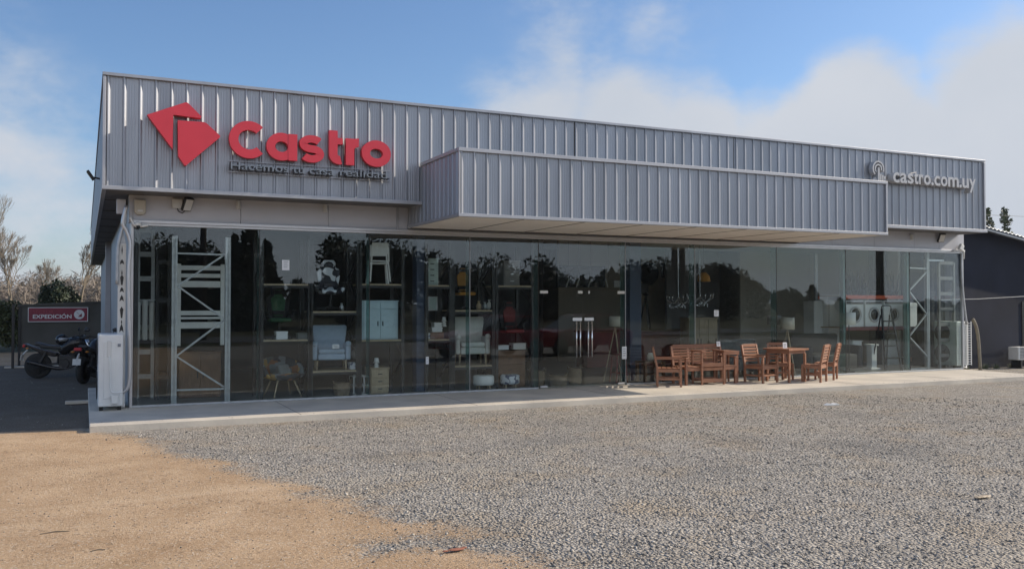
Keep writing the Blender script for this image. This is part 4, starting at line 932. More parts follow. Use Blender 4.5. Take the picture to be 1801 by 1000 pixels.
# ------------------------------------------------------------------ showroom
YI = .75
def rack(px0, px1, decks, label, y0=.42, y1=1.15, top=None, posts='black'):
    x0, x1 = P(px0, 560, y0).x, P(px1, 560, y0).x
    t = thing('display_rack', label, 'rack', (x0, 0, 0), 0, 'display racks along the left glass'); w = x1-x0
    H_ = 2.95
    for x in (0, w):
        for y in (y0, y1): mb = MB(); mb.box(x-.03, x+.03, y-.03, y+.03, 0, H_); mb.build('upright', posts, t)
        mb = MB(); zz = .2; s = 0
        while zz < H_-.5: mb.bar((x, y0 if s % 2 else y1, zz), (x, y1 if s % 2 else y0, zz+.5), .02); zz += .5; s += 1
        mb.build('brace', posts, t)
    for z in decks:
        mb = MB(); mb.box(.031, w-.031, y0-.02, y1+.02, z-.03, z); mb.build('shelf', 'woodlight', t)
        mb = MB(); mb.box(.031, w-.031, y0-.03, y0-.021, z-.075, z-.031); mb.box(.031, w-.031, y1+.01, y1+.019, z-.09, z-.031); mb.build('beam', 'dark', t)
    return x0, x1
def zat(px, py, y=YI-.3): return P(px, py, y).z
D1 = [zat(500, 597), zat(500, 499)]; D2 = [zat(588, 651), zat(588, 547)]; D3 = [zat(668, 597), zat(668, 499)]
D4 = [zat(770, 596), zat(770, 501)]; D5 = [zat(830, 642), zat(830, 545)]; D6 = [zat(902, 502)]
rack(460, 544, D1, 'display rack bay holding the green swivel chair above the patchwork chair')
rack(547, 629, D2, 'display rack bay holding the pale blue armchair and the black and white swivel chair')
rack(633, 708, D3, 'display rack bay holding the pale blue cupboard under stacked white chairs')
rack(750, 792, D4, 'narrow display rack bay right of the dark blue column')
rack(797, 867, D5, 'display rack bay holding the pale wing chair under the amber swivel chair')
rack(873, 936, D6, 'display rack bay beside the glass doors with one high shelf')
# pale upright frame close to the glass on the left, and one on the right
def upright_frame(px0, px1, y, top, label, zig, rot=0):
    a, b = P(px0, 600, y).x, P(px1, 600, y).x; w = b-a
    t = thing('rack_upright_frame', label, 'rack frame', (a, y, 0), 0, 'zigzag braced rack end frames')
    for x in (0, w):
        mb = MB(); mb.box(x-.045, x-.012, -.03, .03, 0, top); mb.box(x+.012, x+.045, -.03, .03, 0, top); mb.box(x-.012, x+.012, -.004, .026, 0, top); mb.build('upright', 'steel', t)
    for k, (z0, z1, kind) in enumerate(zig):
        mb = MB(); mb.bar((.05, 0, z0), (w-.05, 0, z1), .03, .045, up=(0,1,0)); mb.build('brace', 'steel', t)
    return t
zz = lambda py, px=350, y=.3: P(px, py, y).z
upright_frame(306, 400, .3, zz(416), 'tall pale steel frame with zigzag braces behind the left glass', [(zz(446), zz(447), 0), (zz(503), zz(447, 395), 0), (zz(503), zz(561, 395), 0), (zz(624), zz(562, 395), 0), (zz(626), zz(680, 395), 0), (zz(684), zz(683, 395), 0)])
z2 = lambda py: P(1613, py, .5).z
upright_frame(1597, 1632, .5, z2(440), 'tall pale steel frame with zigzag braces behind the right glass', [(z2(471), z2(472), 0), (z2(511), z2(478), 0), (z2(512), z2(552), 0), (z2(590), z2(552), 0), (z2(592), z2(626), 0), (z2(648), z2(648), 0)])
def ladder_frame(px0, px1, y, z0, z1, n, mat, label, w_=.06):
    a, b = P(px0, 600, y).x, P(px1, 600, y).x
    t = thing('slatted_rack', label, 'rack', (a, y, 0), 0)
    for x in (0, b-a): mb = MB(); mb.box(x-w_/2, x+w_/2, -.03, .03, 0, z1); mb.build('upright', mat, t)
    for k in range(n):
        z = z0+(z1-z0)*k/(n-1)-.05; mb = MB(); mb.box(w_/2, b-a-w_/2, -.02, .02, z, z+.09); mb.build('rung', mat, t)
    return t
ladder_frame(242, 268, 1.6, .4, 3.1, 7, 'steel', 'pale slatted rack end standing in the left corner of the showroom')
ladder_frame(276, 297, 1.2, .4, 3.2, 5, 'dark', 'dark slatted rack end left of the pale zigzag frame')
ladder_frame(1652, 1678, .5, .35, P(1665, 462, .5).z, 7, 'greywall', 'grey slatted rack end near the right corner of the glass')
a, b = P(1636, 560, .9).x, P(1652, 560, .9).x
t = thing('dark_panel', 'tall black framed panel beside the grey slatted rack at the right corner', 'panel', (0, 0, 0))
mb = MB(); mb.box(a, P(1686, 560, 1.0).x, 1.0, 1.05, 0, P(1660, 460, 1.0).z); mb.build('board', 'navy', t)
mb = MB(); mb.box(a-.04, a, .96, 1.06, 0, P(1660, 460, 1.0).z+.05); mb.box(a, P(1686, 560, 1.0).x, .96, 1.06, P(1660, 460, 1.0).z+.005, P(1660, 460, 1.0).z+.05); mb.build('frame', 'alu', t)
# white bunk end on a brown chest on the left
x0, x1 = P(314, 560, .9).x, P(391, 560, .9).x; zf = lambda py: P(350, py, .9).z
t = thing('white_bed_frame', 'white slatted bunk bed end behind the pale zigzag frame', 'bed frame', (x0, .9, 0)); w = x1-x0; zb_ = zf(607)
for x in (0, w): mb = MB(); mb.box(x-.035, x+.035, -.03, .03, zb_, zf(464)); mb.build('post', 'white', t, bevel=.004)
for y0_, y1_ in ((467,475),(481,488),(494,505),(546,554),(557,561),(566,577)):
    mb = MB(); mb.box(.036, w-.036, -.015, .015, zf(y1_), zf(y0_)); mb.build('rail', 'white', t, bevel=.003)
for y in (.35,):
    mb = MB(); mb.box(.02, .07, .03, 1.6, zf(505), zf(494)); mb.box(w-.07, w-.02, .03, 1.6, zf(505), zf(494)); mb.box(.02, .07, .03, 1.6, zf(577), zf(566)); mb.box(w-.07, w-.02, .03, 1.6, zf(577), zf(566)); mb.build('side_rail', 'white', t)
def cabinet(px0, px1, py0, py1, y, name, label, mat, doors=2, drawers=0, hmat='dark', legs=0, depth=.4, cat='cabinet', zbase=None, toprow=False):
    cx, w, z0, h = span(px0, px1, py0, py1, y)
    if zbase is not None: h += z0-zbase; z0 = zbase
    t = thing(name, label, cat, (cx, y, z0)); l = legs
    mb = MB(); mb.box(-w/2, w/2, 0, depth, l, h); mb.build('body', mat, t, bevel=.006)
    mb = MB(); mb.box(-w/2-.015, w/2+.015, -.02, depth+.01, h, h+.022); mb.build('top', mat, t, bevel=.005)
    if legs:
        for sx in (-1, 1):
            for yy in (.03, depth-.03): mb = MB(); mb.cyl((sx*(w/2-.04), yy, 0), (sx*(w/2-.04), yy, l), .014, .02, 8); mb.build('leg', 'woodlight', t)
    htop = h-.02
    if toprow:
        r0 = l+(h-l)*.80
        for k in range(2):
            a = -w/2+.02+k*(w-.04)/2; mb = MB(); mb.box(a+.006, a+(w-.04)/2-.006, -.018, -.001, r0+.006, h-.02); d = mb.build('drawer', mat, t, bevel=.003)
        htop = r0
    for k in range(doors):
        a = -w/2+.02+k*(w-.04)/doors; b = a+(w-.04)/doors
        mb = MB(); mb.box(a+.006, b-.006, -.018, -.001, l+.02, htop-.004); d = mb.build('door', mat, t, bevel=.003)
        mb = MB(); hx = b-.05 if k % 2 == 0 else a+.05; mb.box(hx-.008, hx+.008, -.035, -.019, l+(htop-l)*.45, l+(htop-l)*.6); mb.build('handle', hmat, d)
    for k in range(drawers):
        z0_ = l+.02+k*(htop-l-.03)/drawers; z1_ = l+.02+(k+1)*(htop-l-.03)/drawers
        mb = MB(); mb.box(-w/2+.02, w/2-.02, -.018, -.001, z0_+.008, z1_-.008); d = mb.build('drawer', mat, t, bevel=.003)
        mb = MB(); mb.box(-.04, .04, -.032, -.019, (z0_+z1_)/2-.008, (z0_+z1_)/2+.008); mb.build('handle', hmat, d)
    return t
def zshelf(z): return z+.001
cabinet(636, 700, 530, 597, .55, 'pale_blue_cupboard', 'pale blue cupboard with two doors on the middle shelf behind the glass', 'paleblue', 2, zbase=zshelf(D3[0]), toprow=True)
cabinet(748, 771, 456, 500, .55, 'small_drawer_unit', 'pale green drawer unit on the high shelf right of the dark blue column', 'palegreen', 0, 4, zbase=zshelf(D4[1]))
cabinet(886, 914, 460, 502, .55, 'small_grey_dresser', 'small grey dresser on the high shelf beside the doors', 'greywall', 0, 3, hmat='alu', zbase=zshelf(D6[0]))
cabinet(652, 684, 648, 690, .5, 'nightstand', 'small wooden bedside chest of three drawers on the floor behind the glass', 'woodlight', 0, 3, zbase=0)
cabinet(868, 924, 618, 676, .62, 'brown_chest', 'brown wooden chest of drawers behind the printed pouf', 'woodbrown', 0, 3, hmat='dark', zbase=0, depth=.38)
cabinet(315, 388, 620, 690, 1.2, 'brown_wooden_chest', 'brown wooden chest under the white bed frame', 'woodbrown', 2, 0, zbase=0, depth=.5)
cabinet(1432, 1452, 530, 592, 2.4, 'tall_white_cupboard', 'tall narrow white cupboard behind the black sofa', 'white', 1, 0, zbase=.0)
cabinet(1456, 1476, 520, 592, 2.2, 'white_shelf_unit', 'white unit with open niche and shelves beside the washing machines', 'white', 0, 4, zbase=.0)

def swivel_chair(px0, px1, py0, py1, label, m1, m2, zbase, y=.75, rz=0):
    cx, w, z0, h = span(px0, px1, py0, py1, y); s = h/1.27
    t = thing('swivel_chair', label, 'chair', (cx, y, zbase), rz, 'racing style swivel chairs on the shelves'); t.scale = (s*1.1, s, s)
    mb = MB()
    for k in range(5):
        a = k*2*math.pi/5+.3; mb.bar((0,0,.10), (.30*math.cos(a), .30*math.sin(a), .065), .045, .03); mb.ball((.30*math.cos(a), .30*math.sin(a), .032), (.032,.032,.032), 1)
    mb.cyl((0,0,.08), (0,0,.42), .028, .022, 10); mb.build('base', 'black', t)
    mb = MB(); mb.box(-.24, .24, -.25, .22, .42, .52); mb.build('seat', m1, t, bevel=.045, seg=3, smooth=True)
    for sx in (-1, 1):
        mb = MB(); mb.obox((sx*.24,0,.54), (.07,.44,.09), (0,sx*.2,0)); mb.build('seat_bolster', m2, t, bevel=.025)
        mb = MB(); mb.box(sx*.33-.035, sx*.33+.035, -.16, .12, .69, .72); mb.bar((sx*.31,.02,.45), (sx*.33,.02,.69), .04); mb.build('armrest', 'black', t, bevel=.01)
    out_ = [(-.16,.50),(.16,.50),(.21,.60),(.25,.80),(.27,.98),(.22,1.05),(.15,1.08),(.155,1.2),(.11,1.27),(-.11,1.27),(-.155,1.2),(-.15,1.08),(-.22,1.05),(-.27,.98),(-.25,.80),(-.21,.60)]
    mb = MB(); mb.prism(out_, .17, .25); mb.build('backrest', m2, t, bevel=.02)
    mb = MB(); mb.prism([(x*.6, .56+(z-.5)*.86) for x, z in out_], .14, .169); mb.build('back_pad', m1, t, bevel=.01)
    mb = MB(); mb.box(-.11, .11, .11, .139, 1.10, 1.19); mb.box(-.14, .14, .09, .139, .6, .7); mb.build('cushion', m2, t, bevel=.02)
    return t
swivel_chair(470, 512, 505, 596, 'green and black swivel chair on the lower shelf at the left', 'green', 'blackfab', zshelf(D1[0]))
swivel_chair(550, 612, 455, 545, 'black and white swivel chair on the shelf above the pale blue armchair', 'bwseat', 'bwseat', zshelf(D2[1]))
swivel_chair(798, 836, 466, 543, 'black swivel chair with amber back on the shelf above the pale wing chair', 'yellow', 'blackfab', zshelf(D5[1]))
swivel_chair(880, 920, 515, 600, 'red and black swivel chair seen between the brown chest and the high shelf', 'redfab', 'blackfab', .78, y=.85)
def armchair(px0, px1, py0, py1, label, mat, zbase, y=.8, wing=True):
    cx, w, z0, h = span(px0, px1, py0, py1, y)
    t = thing('wing_armchair', label, 'armchair', (cx, y, zbase), rad(-8), 'padded armchairs on the shelves'); s = h; t.scale = (w/.78, .8, s/1.0)
    mb = MB(); mb.box(-.28, .28, -.32, .24, .22, .36); mb.build('seat_base', mat, t, bevel=.03, seg=3, smooth=True)
    mb = MB(); mb.box(-.27, .27, -.34, .20, .361, .47); mb.build('seat_cushion', mat, t, bevel=.045, seg=4, smooth=True)
    mb = MB(); mb.prism([(-.30,.36),(.30,.36),(.36,.95),(.33,.99),(-.33,.99),(-.36,.95)], .16, .30); mb.build('backrest', mat, t, bevel=.04, seg=3, smooth=True)
    for sx in (-1, 1):
        mb = MB(); mb.box(sx*.34-.055, sx*.34+.055, -.30, .26, .22, .58); mb.ball((sx*.34,-.28,.58), (.065,.06,.065), 2); mb.build('armrest', mat, t, bevel=.035, seg=3, smooth=True)
        for yy in (-.27, .22): mb = MB(); mb.cyl((sx*.30, yy, 0), (sx*.29, yy, .22), .016, .026, 8); mb.build('leg', 'woodlight', t)
    return t
t = armchair(548, 613, 571, 649, 'pale blue padded armchair on the low shelf behind the left glass', 'bluefab', zshelf(D2[0])); ax = t.location.x
card(ax+.02, .46, D2[0]+.41, 'white price card on the seat of the pale blue armchair', .13, .08)
t = armchair(798, 855, 556, 640, 'pale cream wing chair on the low shelf under the amber swivel chair', 'creamfab', zshelf(D5[0]))
# patchwork armchair
cx, w, z0, h = span(470, 528, 626, 697, .62)
t = thing('patchwork_armchair', 'patchwork tub chair with splayed pale wooden legs on the showroom floor', 'armchair', (cx, .75, 0), rad(12))
mb = MB(); mb.lathe([(.02,.30),(.22,.31),(.30,.38),(.31,.42),(.02,.44)], n=20); mb.build('seat', 'patch', t, smooth=True)
mb = MB()
o_, i_ = [], []
for k in range(15):
    a = rad(-25+230*k/14); hh = .40+.32*math.sin(math.pi*k/14)**.6
    o_.append((a, hh))
vs = []
for a, hh in o_: vs.append([mb.bm.verts.new((r*math.cos(a), r*math.sin(a), z)) for r, z in ((.29,.34),(.36,.36),(.40,hh),(.35,hh+.02))])
for p_, q_ in zip(vs, vs[1:]):
    for k in range(4): mb.bm.faces.new((p_[k], p_[(k+1)%4], q_[(k+1)%4], q_[k]))
mb.bm.faces.new(vs[0]); mb.bm.faces.new(vs[-1][::-1]); mb.build('backrest', 'patch', t, smooth=True)
for sx in (-1, 1):
    for sy in (-1, 1): mb = MB(); mb.cyl((sx*.27, sy*.25, 0), (sx*.16, sy*.15, .31), .012, .02, 8); mb.build('leg', 'woodlight', t, smooth=True)
mb = MB(); mb.obox((0,-.05,.50), (.26,.10,.22), (-.5,0,.3)); mb.build('cushion', 'greyfab', t, bevel=.04, seg=3, smooth=True)
# stacked white chairs
cx, w, z0, h = span(640, 688, 425, 499, .7); zc = zshelf(D3[1])
def stack_chair(z, dx, label, rz):
    t = thing('white_stacking_chair', label, 'chair', (cx+dx, .72, z), rz, 'stacked white chairs on the high shelf'); t.scale = (.9,.8,.9)
    for sx in (-1, 1):
        for sy in (-1, 1): mb = MB(); mb.bar((sx*.22, sy*.22, 0), (sx*.18, sy*.18, .43), .03); mb.build('leg', 'white', t)
    mb = MB(); mb.box(-.21, .21, -.21, .21, .43, .46); mb.build('seat', 'white', t, bevel=.012)
    mb = MB(); mb.prism([(-.2,.60),(.2,.60),(.175,.84),(-.175,.84)], .20, .225); mb.bar((-.19,.2,.45), (-.18,.215,.62), .03); mb.bar((.19,.2,.45), (.18,.215,.62), .03); mb.build('backrest', 'white', t)
stack_chair(zc, 0, 'white plastic chair, lower of the stacked pair on the high shelf', rad(168)); stack_chair(zc+.045, .02, 'white plastic chair, upper of the stacked pair on the high shelf', rad(175))
def drum(px0, px1, py0, py1, y, label, mat, name='pouf', zb=.0, legs=True):
    cx, w, z0, h = span(px0, px1, py0, py1, y); t = thing(name, label, 'pouf', (cx, y, zb)); r = w/2; l = .09 if legs else 0
    mb = MB(); mb.lathe([(r-.02,l),(r,l+.02),(r,l+h*.95-.02),(r-.03,l+h*.95)], n=28); mb.build('cushion', mat, t, smooth=True)
    for k in range(4):
        a = k*math.pi/2+.6; mb = MB(); mb.cyl((.75*r*math.cos(a), .75*r*math.sin(a), 0), (.7*r*math.cos(a), .7*r*math.sin(a), l), .012, .018, 6); mb.build('leg', 'woodlight', t)
drum(833, 867, 658, 676, .42, 'plain white round pouf on the floor before the wing chair rack', 'white')
drum(881, 912, 657, 674, .42, 'white round pouf with blue print standing before the brown chest', 'printfab')
def basket(px0, px1, py0, py1, y, label, n=1):
    cx, w, z0, h = span(px0, px1, py0, py1, y); r = w/2
    t = thing('wicker_basket', label, 'basket', (cx, y, 0), 0, 'woven baskets on the showroom floor')
    mb = MB(); mb.lathe([(r*.85,0),(r,h*.5),(r*.95,h),(r*.9,h),(r*.93,h*.5),(r*.8,.02)], n=22); mb.build('body', 'ratten', t)
    for sx in (-1, 1): mb = MB(); mb.tube(smooth_path([(sx*r*.95,-.06,h*.95),(sx*r*1.0,-.03,h*1.18),(sx*r*1.0,.03,h*1.18),(sx*r*.95,.06,h*.95)], 3), .012, 6); mb.build('handle', 'ratten', t)
basket(586, 616, 664, 686, .5, 'low wicker basket on the floor under the pale blue armchair')
basket(967, 996, 654, 671, .5, 'wide wicker basket on the floor behind the left glass door')
basket(1000, 1022, 641, 668, .7, 'tall wicker basket on the floor behind the glass doors')
basket(930, 958, 648, 673, .8, 'wicker basket on the floor at the left door jamb')
# crates and small goods on the racks
def crate(px0, px1, py0, py1, y, label, zb=0, mat='blacksheen'):
    cx, w, z0, h = span(px0, px1, py0, py1, y); t = thing('wire_rack_crate', label, 'crate', (cx, y, zb)); mb = MB()
    for z in (0, h*.5, h):
        for yy in (-.15, .15): mb.bar((-w/2, yy, z+.01), (w/2, yy, z+.01), .015)
        for sx in (-1, 1): mb.bar((sx*w/2, -.15, z+.01), (sx*w/2, .15, z+.01), .015)
    for sx in (-1, -.33, .33, 1):
        for yy in (-.15, .15): mb.bar((sx*w/2, yy, .01), (sx*w/2, yy, h+.01), .015)
    mb.build('wires', 'alu', t)
crate(618, 645, 655, 686, .55, 'open wire crate on the floor left of the bedside chest')
def lamp(px, py0, py1, y, label, zb, sh='white', r=.09, cat='lamp'):
    z0 = P(px, py1, y).z; h = P(px, py0, y).z-z0; x = P(px, py1, y).x; t = thing('table_lamp', label, 'lamp', (x, y, zb))
    mb = MB(); mb.lathe([(.05,0),(.05,.02),(.03,.05),(.05,h*.3),(.02,h*.5),(.01,h*.55)], n=16); mb.build('base', 'white', t, smooth=True)
    mb = MB(); mb.lathe([(r,h*.5),(r*.6,h)], n=20); mb.build('lamp_shade', sh, t, smooth=True)
lamp(662, 627, 645, .62, 'tiny white table lamp standing on the bedside chest', zat(662, 645, .62)-.02, r=.06)
lamp(781, 541, 558, .7, 'small pale lamp among boxes on the shelf right of the column', D4[0]+.24, r=.05)
def box_item(px0, px1, py0, py1, y, name, label, mat, zb, depth=.2, lid=None, cat='box'):
    cx, w, z0, h = span(px0, px1, py0, py1, y); t = thing(name, label, cat, (cx, y, zb))
    mb = MB(); mb.box(-w/2, w/2, 0, depth, 0, h*.82); mb.build('body', mat, t, bevel=.006)
    mb = MB(); mb.box(-w/2-.006, w/2+.006, -.006, depth+.006, h*.821, h); mb.build('lid', lid or mat, t, bevel=.004)
box_item(760, 778, 570, 583, .6, 'white_gift_box', 'white box standing on the low shelf right of the column', 'paper', D4[0]+.08)
box_item(764, 777, 560, 570, .62, 'small_pale_box', 'smaller pale box on top of the white shelf box', 'white', D4[0]+.08+.13)
box_item(757, 781, 583, 595, .58, 'low_wooden_stand', 'low dark stand under the white box on the shelf', 'woodbrown', D4[0]+.001, .22)
box_item(748, 758, 571, 582, .6, 'printed_tin', 'printed tin beside the white box on the shelf', 'printfab', D4[0]+.001)
box_item(640, 655, 600, 612, .8, 'dark_storage_box', 'dark storage box under the pale blue cupboard', 'greyfab', D3[0]-.5) if False else None
box_item(870, 895, 607, 615, .62, 'stack_of_papers', 'flat white boxes lying on top of the brown chest', 'paper', P(895, 617, .62).z+.03)
box_item(903, 925, 604, 615, .62, 'pale_folded_towels', 'folded pale towels on the right of the brown chest top', 'offwhite', P(895, 617, .62).z+.03)
def frame_item(px0, px1, py0, py1, y, label, mat, name='framed_picture', art='beige'):
    cx, w, z0, h = span(px0, px1, py0, py1, y); t = thing(name, label, 'picture', (cx, y, z0))
    mb = MB(); mb.box(-w/2, w/2, -.012, .012, 0, h); mb.build('frame', mat, t, bevel=.004)
    mb = MB(); mb.box(-w/2+.02, w/2-.02, -.016, -.0125, .02, h-.02); mb.build('print', art, t)
frame_item(753, 769, 521, 546, .9, 'narrow framed picture hung under the high shelf right of the column', 'alu', art='palegreen')
frame_item(1125, 1140, 498, 516, 7.3, 'small dark framed picture on the beige partition', 'black', art='greywall')
frame_item(1163, 1180, 463, 488, 7.3, 'larger dark picture on the beige partition near its right end', 'dark', art='greywall')
frame_item(1080, 1092, 493, 505, 6.0, 'tiny pale framed note behind the right door', 'alu', art='paper')
# clock ring on the partition
q = P(1141, 481, 7.3); t = thing('ring_wall_clock', 'large dark metal ring clock on the beige partition', 'clock', tuple(q))
mb = MB(); mb.lathe([(.33,-.01),(.36,-.01),(.36,.01),(.33,.01),(.33,-.01)], n=32, axis='Y')
for k in range(12): a = k*math.pi/6; mb.bar((.22*math.cos(a),0,.22*math.sin(a)), (.33*math.cos(a),0,.33*math.sin(a)), .02)
mb.build('ring', 'black', t)
mb = MB(); mb.bar((0,-.02,0), (.14,-.02,.12), .02); mb.bar((0,-.02,0), (-.05,-.02,.2), .016); mb.build('hands', 'black', t)
# papers stuck on the glass
def note(px0, px1, py0, py1, label):
    cx, w, z0, h = span(px0, px1, py0, py1, -.01); t = thing('paper_notice', label, 'notice', (cx, -.009, z0), 0, 'paper notices stuck on the glass')
    mb = MB(); mb.box(-w/2, w/2, -.002, 0, 0, h); mb.build('sheet', 'paper', t)
    mb = MB()
    for k in range(4): mb.box(-w*.3, w*.3*(1-.2*(k % 2)), -.003, -.0021, h*(.8-.18*k), h*(.8-.18*k)+h*.05)
    mb.build('print', 'print', t)
note(496, 509, 457, 475, 'white paper notice taped high on the third pane from the left')
note(749, 754, 627, 640, 'narrow paper notice taped low on the glass beside the dark blue column')
note(1256, 1264, 545, 556, 'small paper notice on the glass above the wooden bench')
note(1094, 1102, 609, 631, 'narrow white notice low on the glass right of the doors')
# interior behind doors
t = thing('red_stool', 'dark red bar stool standing inside by the right door', 'stool', (P(1088, 665, .6).x, .6, 0)); 
for sx in (-1, 1):
    for sy in (-1, 1): mb = MB(); mb.bar((sx*.14, sy*.14, 0), (sx*.10, sy*.10, .60), .028); mb.build('leg', 'redfab', t)
mb = MB(); mb.box(-.13, .13, -.13, .13, .60, .63); mb.build('seat', 'redfab', t, bevel=.01)
mb = MB(); mb.box(-.13, .13, -.13, -.11, .2, .225); mb.box(-.13, .13, .11, .13, .2, .225); mb.build('footrest', 'redfab', t)
def floor_lamp(px, pyt, pyb, y, label, r=.2, legs=3, shade='shade'):
    q = P(px, pyb, y); zt = P(px, pyt, y).z; x = q.x; t = thing('floor_lamp', label, 'lamp', (x, y, 0), 0, 'floor lamps in the showroom'); sh = zt-q.z
    mb = MB(); mb.lathe([(r,q.z),(r*.97,zt),(r*.96,zt),(r*.99,q.z+.002)], n=26); mb.build('lamp_shade', shade, t, smooth=True)
    for k in range(legs):
        a = k*2*math.pi/legs+.5; mb = MB()
        if legs == 1: mb.cyl((0,0,.02), (0,0,q.z+sh*.5), .012, n=8); mb.cyl((0,0,0), (0,0,.02), .14, n=20)
        else: mb.bar((.26*math.cos(a), .26*math.sin(a), 0), (0,0,q.z), .022)
        mb.build('leg', 'woodlight' if legs > 1 else 'black', t)
floor_lamp(1362, 554, 570, .9, 'floor lamp with grey drum shade on a thin stem, left of the pair', .17, 1, 'greywall')
floor_lamp(1385, 558, 579, .55, 'floor lamp with pale drum shade on tripod legs, right of the pair', .17)
floor_lamp(1493, 549, 571, .6, 'floor lamp with white tapered shade before the washing machines', .17, 1, 'white')
floor_lamp(1082, 556, 574, .9, 'floor lamp with pale square shade seen through the right door', .14, 3)
# tripod lamp in front of the beige partition
x = P(1136, 565, 6.5).x; t = thing('tripod_stand', 'black wooden tripod stand before the beige partition', 'tripod', (x, 6.5, 0))
for k in range(3): a = k*2.1+.3; mb = MB(); mb.bar((.4*math.cos(a), .4*math.sin(a), 0), (0,0,P(1136,520,6.5).z), .04); mb.build('leg', 'black', t)
mb = MB(); mb.lathe([(.05,0),(.10,.06),(.02,.12)], (0,0,P(1136,520,6.5).z), 14); mb.build('head', 'black', t)
t = thing('grey_sofa', 'rounded grey woven sofa just inside the glass behind the wooden chairs', 'sofa', (P(1313, 630, .9).x, .95, 0))
mb = MB(); mb.box(-.55,.55,-.3,.35,.12,.42); mb.build('seat', 'greyfab', t, bevel=.06, seg=3, smooth=True)
mb = MB(); mb.box(-.58,.58,.22,.42,.3,.86); mb.build('backrest', 'greyfab', t, bevel=.09, seg=4, smooth=True)
for sx in (-1,1):
    mb = MB(); mb.box(sx*.6-.08, sx*.6+.08, -.3, .4, .12, .6); mb.build('armrest', 'greyfab', t, bevel=.06, seg=3, smooth=True)
    for yy in (-.24,.34): mb = MB(); mb.cyl((sx*.5,yy,0),(sx*.5,yy,.13),.02,n=8); mb.build('leg', 'woodbrown', t)
t = thing('black_sofa', 'black leather sofa inside the right part of the glass front', 'sofa', (P(1455, 640, 1.0).x, 1.1, 0))
mb = MB(); mb.box(-.75,.75,-.4,.4,.08,.45); mb.build('seat', 'blackfab', t, bevel=.05, seg=3, smooth=True)
mb = MB(); mb.box(-.8,.8,.3,.5,.3,.95); mb.build('backrest', 'blackfab', t, bevel=.07, seg=3, smooth=True)
for sx in (-1,1): mb = MB(); mb.box(sx*.85-.1, sx*.85+.1, -.4, .5, .08, .66); mb.build('armrest', 'blackfab', t, bevel=.05, seg=3, smooth=True)
# plant pot on a small wooden table inside
t = thing('wooden_side_table', 'small dark wooden side table inside the glass left of the outdoor armchair', 'table', (P(1146, 650, .5).x, .55, 0))
mb = MB(); mb.box(-.28,.28,-.2,.2,.42,.45); mb.build('tabletop', 'woodbrown', t, bevel=.004)
for sx in (-1,1):
    for sy in (-1,1): mb = MB(); mb.box(sx*.24-.03,sx*.24+.03,sy*.16-.03,sy*.16+.03,0,.42); mb.build('leg', 'woodbrown', t)
mb = MB(); mb.box(-.2,.2,-.14,.14,.15,.17); mb.build('shelf', 'woodbrown', t)
t = thing('white_vase', 'small round white vase on the wooden side table inside', 'vase', (P(1144, 630, .5).x, .5, .451))
mb = MB(); mb.lathe([(.05,0),(.085,.06),(.075,.14),(.045,.17),(.04,.17),(.065,.13)], n=20); mb.build('body', 'shade', t, smooth=True)
mb = MB(); mb.lathe([(.046,.165),(.052,.178),(.042,.18)], n=20); mb.build('rim', 'white', t, smooth=True)
# chandeliers
def chandelier(px, py, y, label, r=.3):
    q = P(px, py, y); t = thing('chandelier', label, 'chandelier', tuple(q), 0, 'chandeliers hanging in the showroom')
    mb = MB(); mb.cyl((0,0,0),(0,0,4.4-q.z),.008,n=6); mb.build('chain', 'chrome', t)
    mb = MB()
    for k in range(7):
        a = k*2*math.pi/7; mb.tube(smooth_path([(0,0,.05),(r*.5*math.cos(a),r*.5*math.sin(a),-.08),(r*math.cos(a),r*math.sin(a),.02)],4),.008,6); mb.cyl((r*math.cos(a),r*math.sin(a),.02),(r*math.cos(a),r*math.sin(a),.14),.014,n=8)
    mb.build('arm', 'chrome', t, smooth=True)
    mb = MB()
    for k in range(26): a = k*2.4; rr = r*(.2+.8*((k*7) % 11)/11); mb.ball((rr*math.cos(a),rr*math.sin(a),-.10-.1*((k*5)%7)/7),(.012,.012,.022),1)
    mb.build('crystal', 'chrome', t)
chandelier(1193, 528, 2.6, 'crystal chandelier hanging above the left end of the wooden bench'); chandelier(1231, 525, 2.2, 'crystal chandelier hanging beside the glass joint, right of its twin', .33)
q = P(1238, 495, 2.6); t = thing('pendant_lamp', 'amber pendant shade hanging above the right chandelier', 'lamp', tuple(q))
mb = MB(); mb.lathe([(.17,0),(.15,.14),(.06,.24),(.055,.24),(.145,.13)], n=24); mb.build('lamp_shade', 'orangeshade', t, smooth=True)
mb = MB(); mb.cyl((0,0,.24),(0,0,4.4-q.z),.006,n=6); mb.build('cord', 'black', t)
# dark awning-like kitchen hood wall behind the doors
x0, x1 = P(988, 480, 7.0).x, P(1072, 480, 7.0).x
t = thing('wall_television', 'wide black screen on the beige partition seen through the doors', 'screen', ((x0+x1)/2, 7.3, P(1030, 505, 7.3).z)); w = x1-x0; h = P(1030, 468, 7.3).z-P(1030, 505, 7.3).z
mb = MB(); mb.box(-w/2,w/2,-.06,.06,0,h); mb.build('casing', 'black', t, bevel=.01)
mb = MB(); mb.box(-w/2+.03,w/2-.03,-.065,-.0601,.03,h-.03); mb.build('panel', 'glassdark', t)
t = thing('shop_counter', 'dark brown shop counter behind the glass doors', 'counter', ((x0+x1)/2+.3, 5.0, 0))
mb = MB(); mb.box(-1.6,1.6,-.3,.3,0,.95); mb.build('body', 'brownred', t, bevel=.01)
mb = MB(); mb.box(-1.65,1.65,-.35,.35,.951,.99); mb.build('countertop', 'woodbrown', t, bevel=.006)
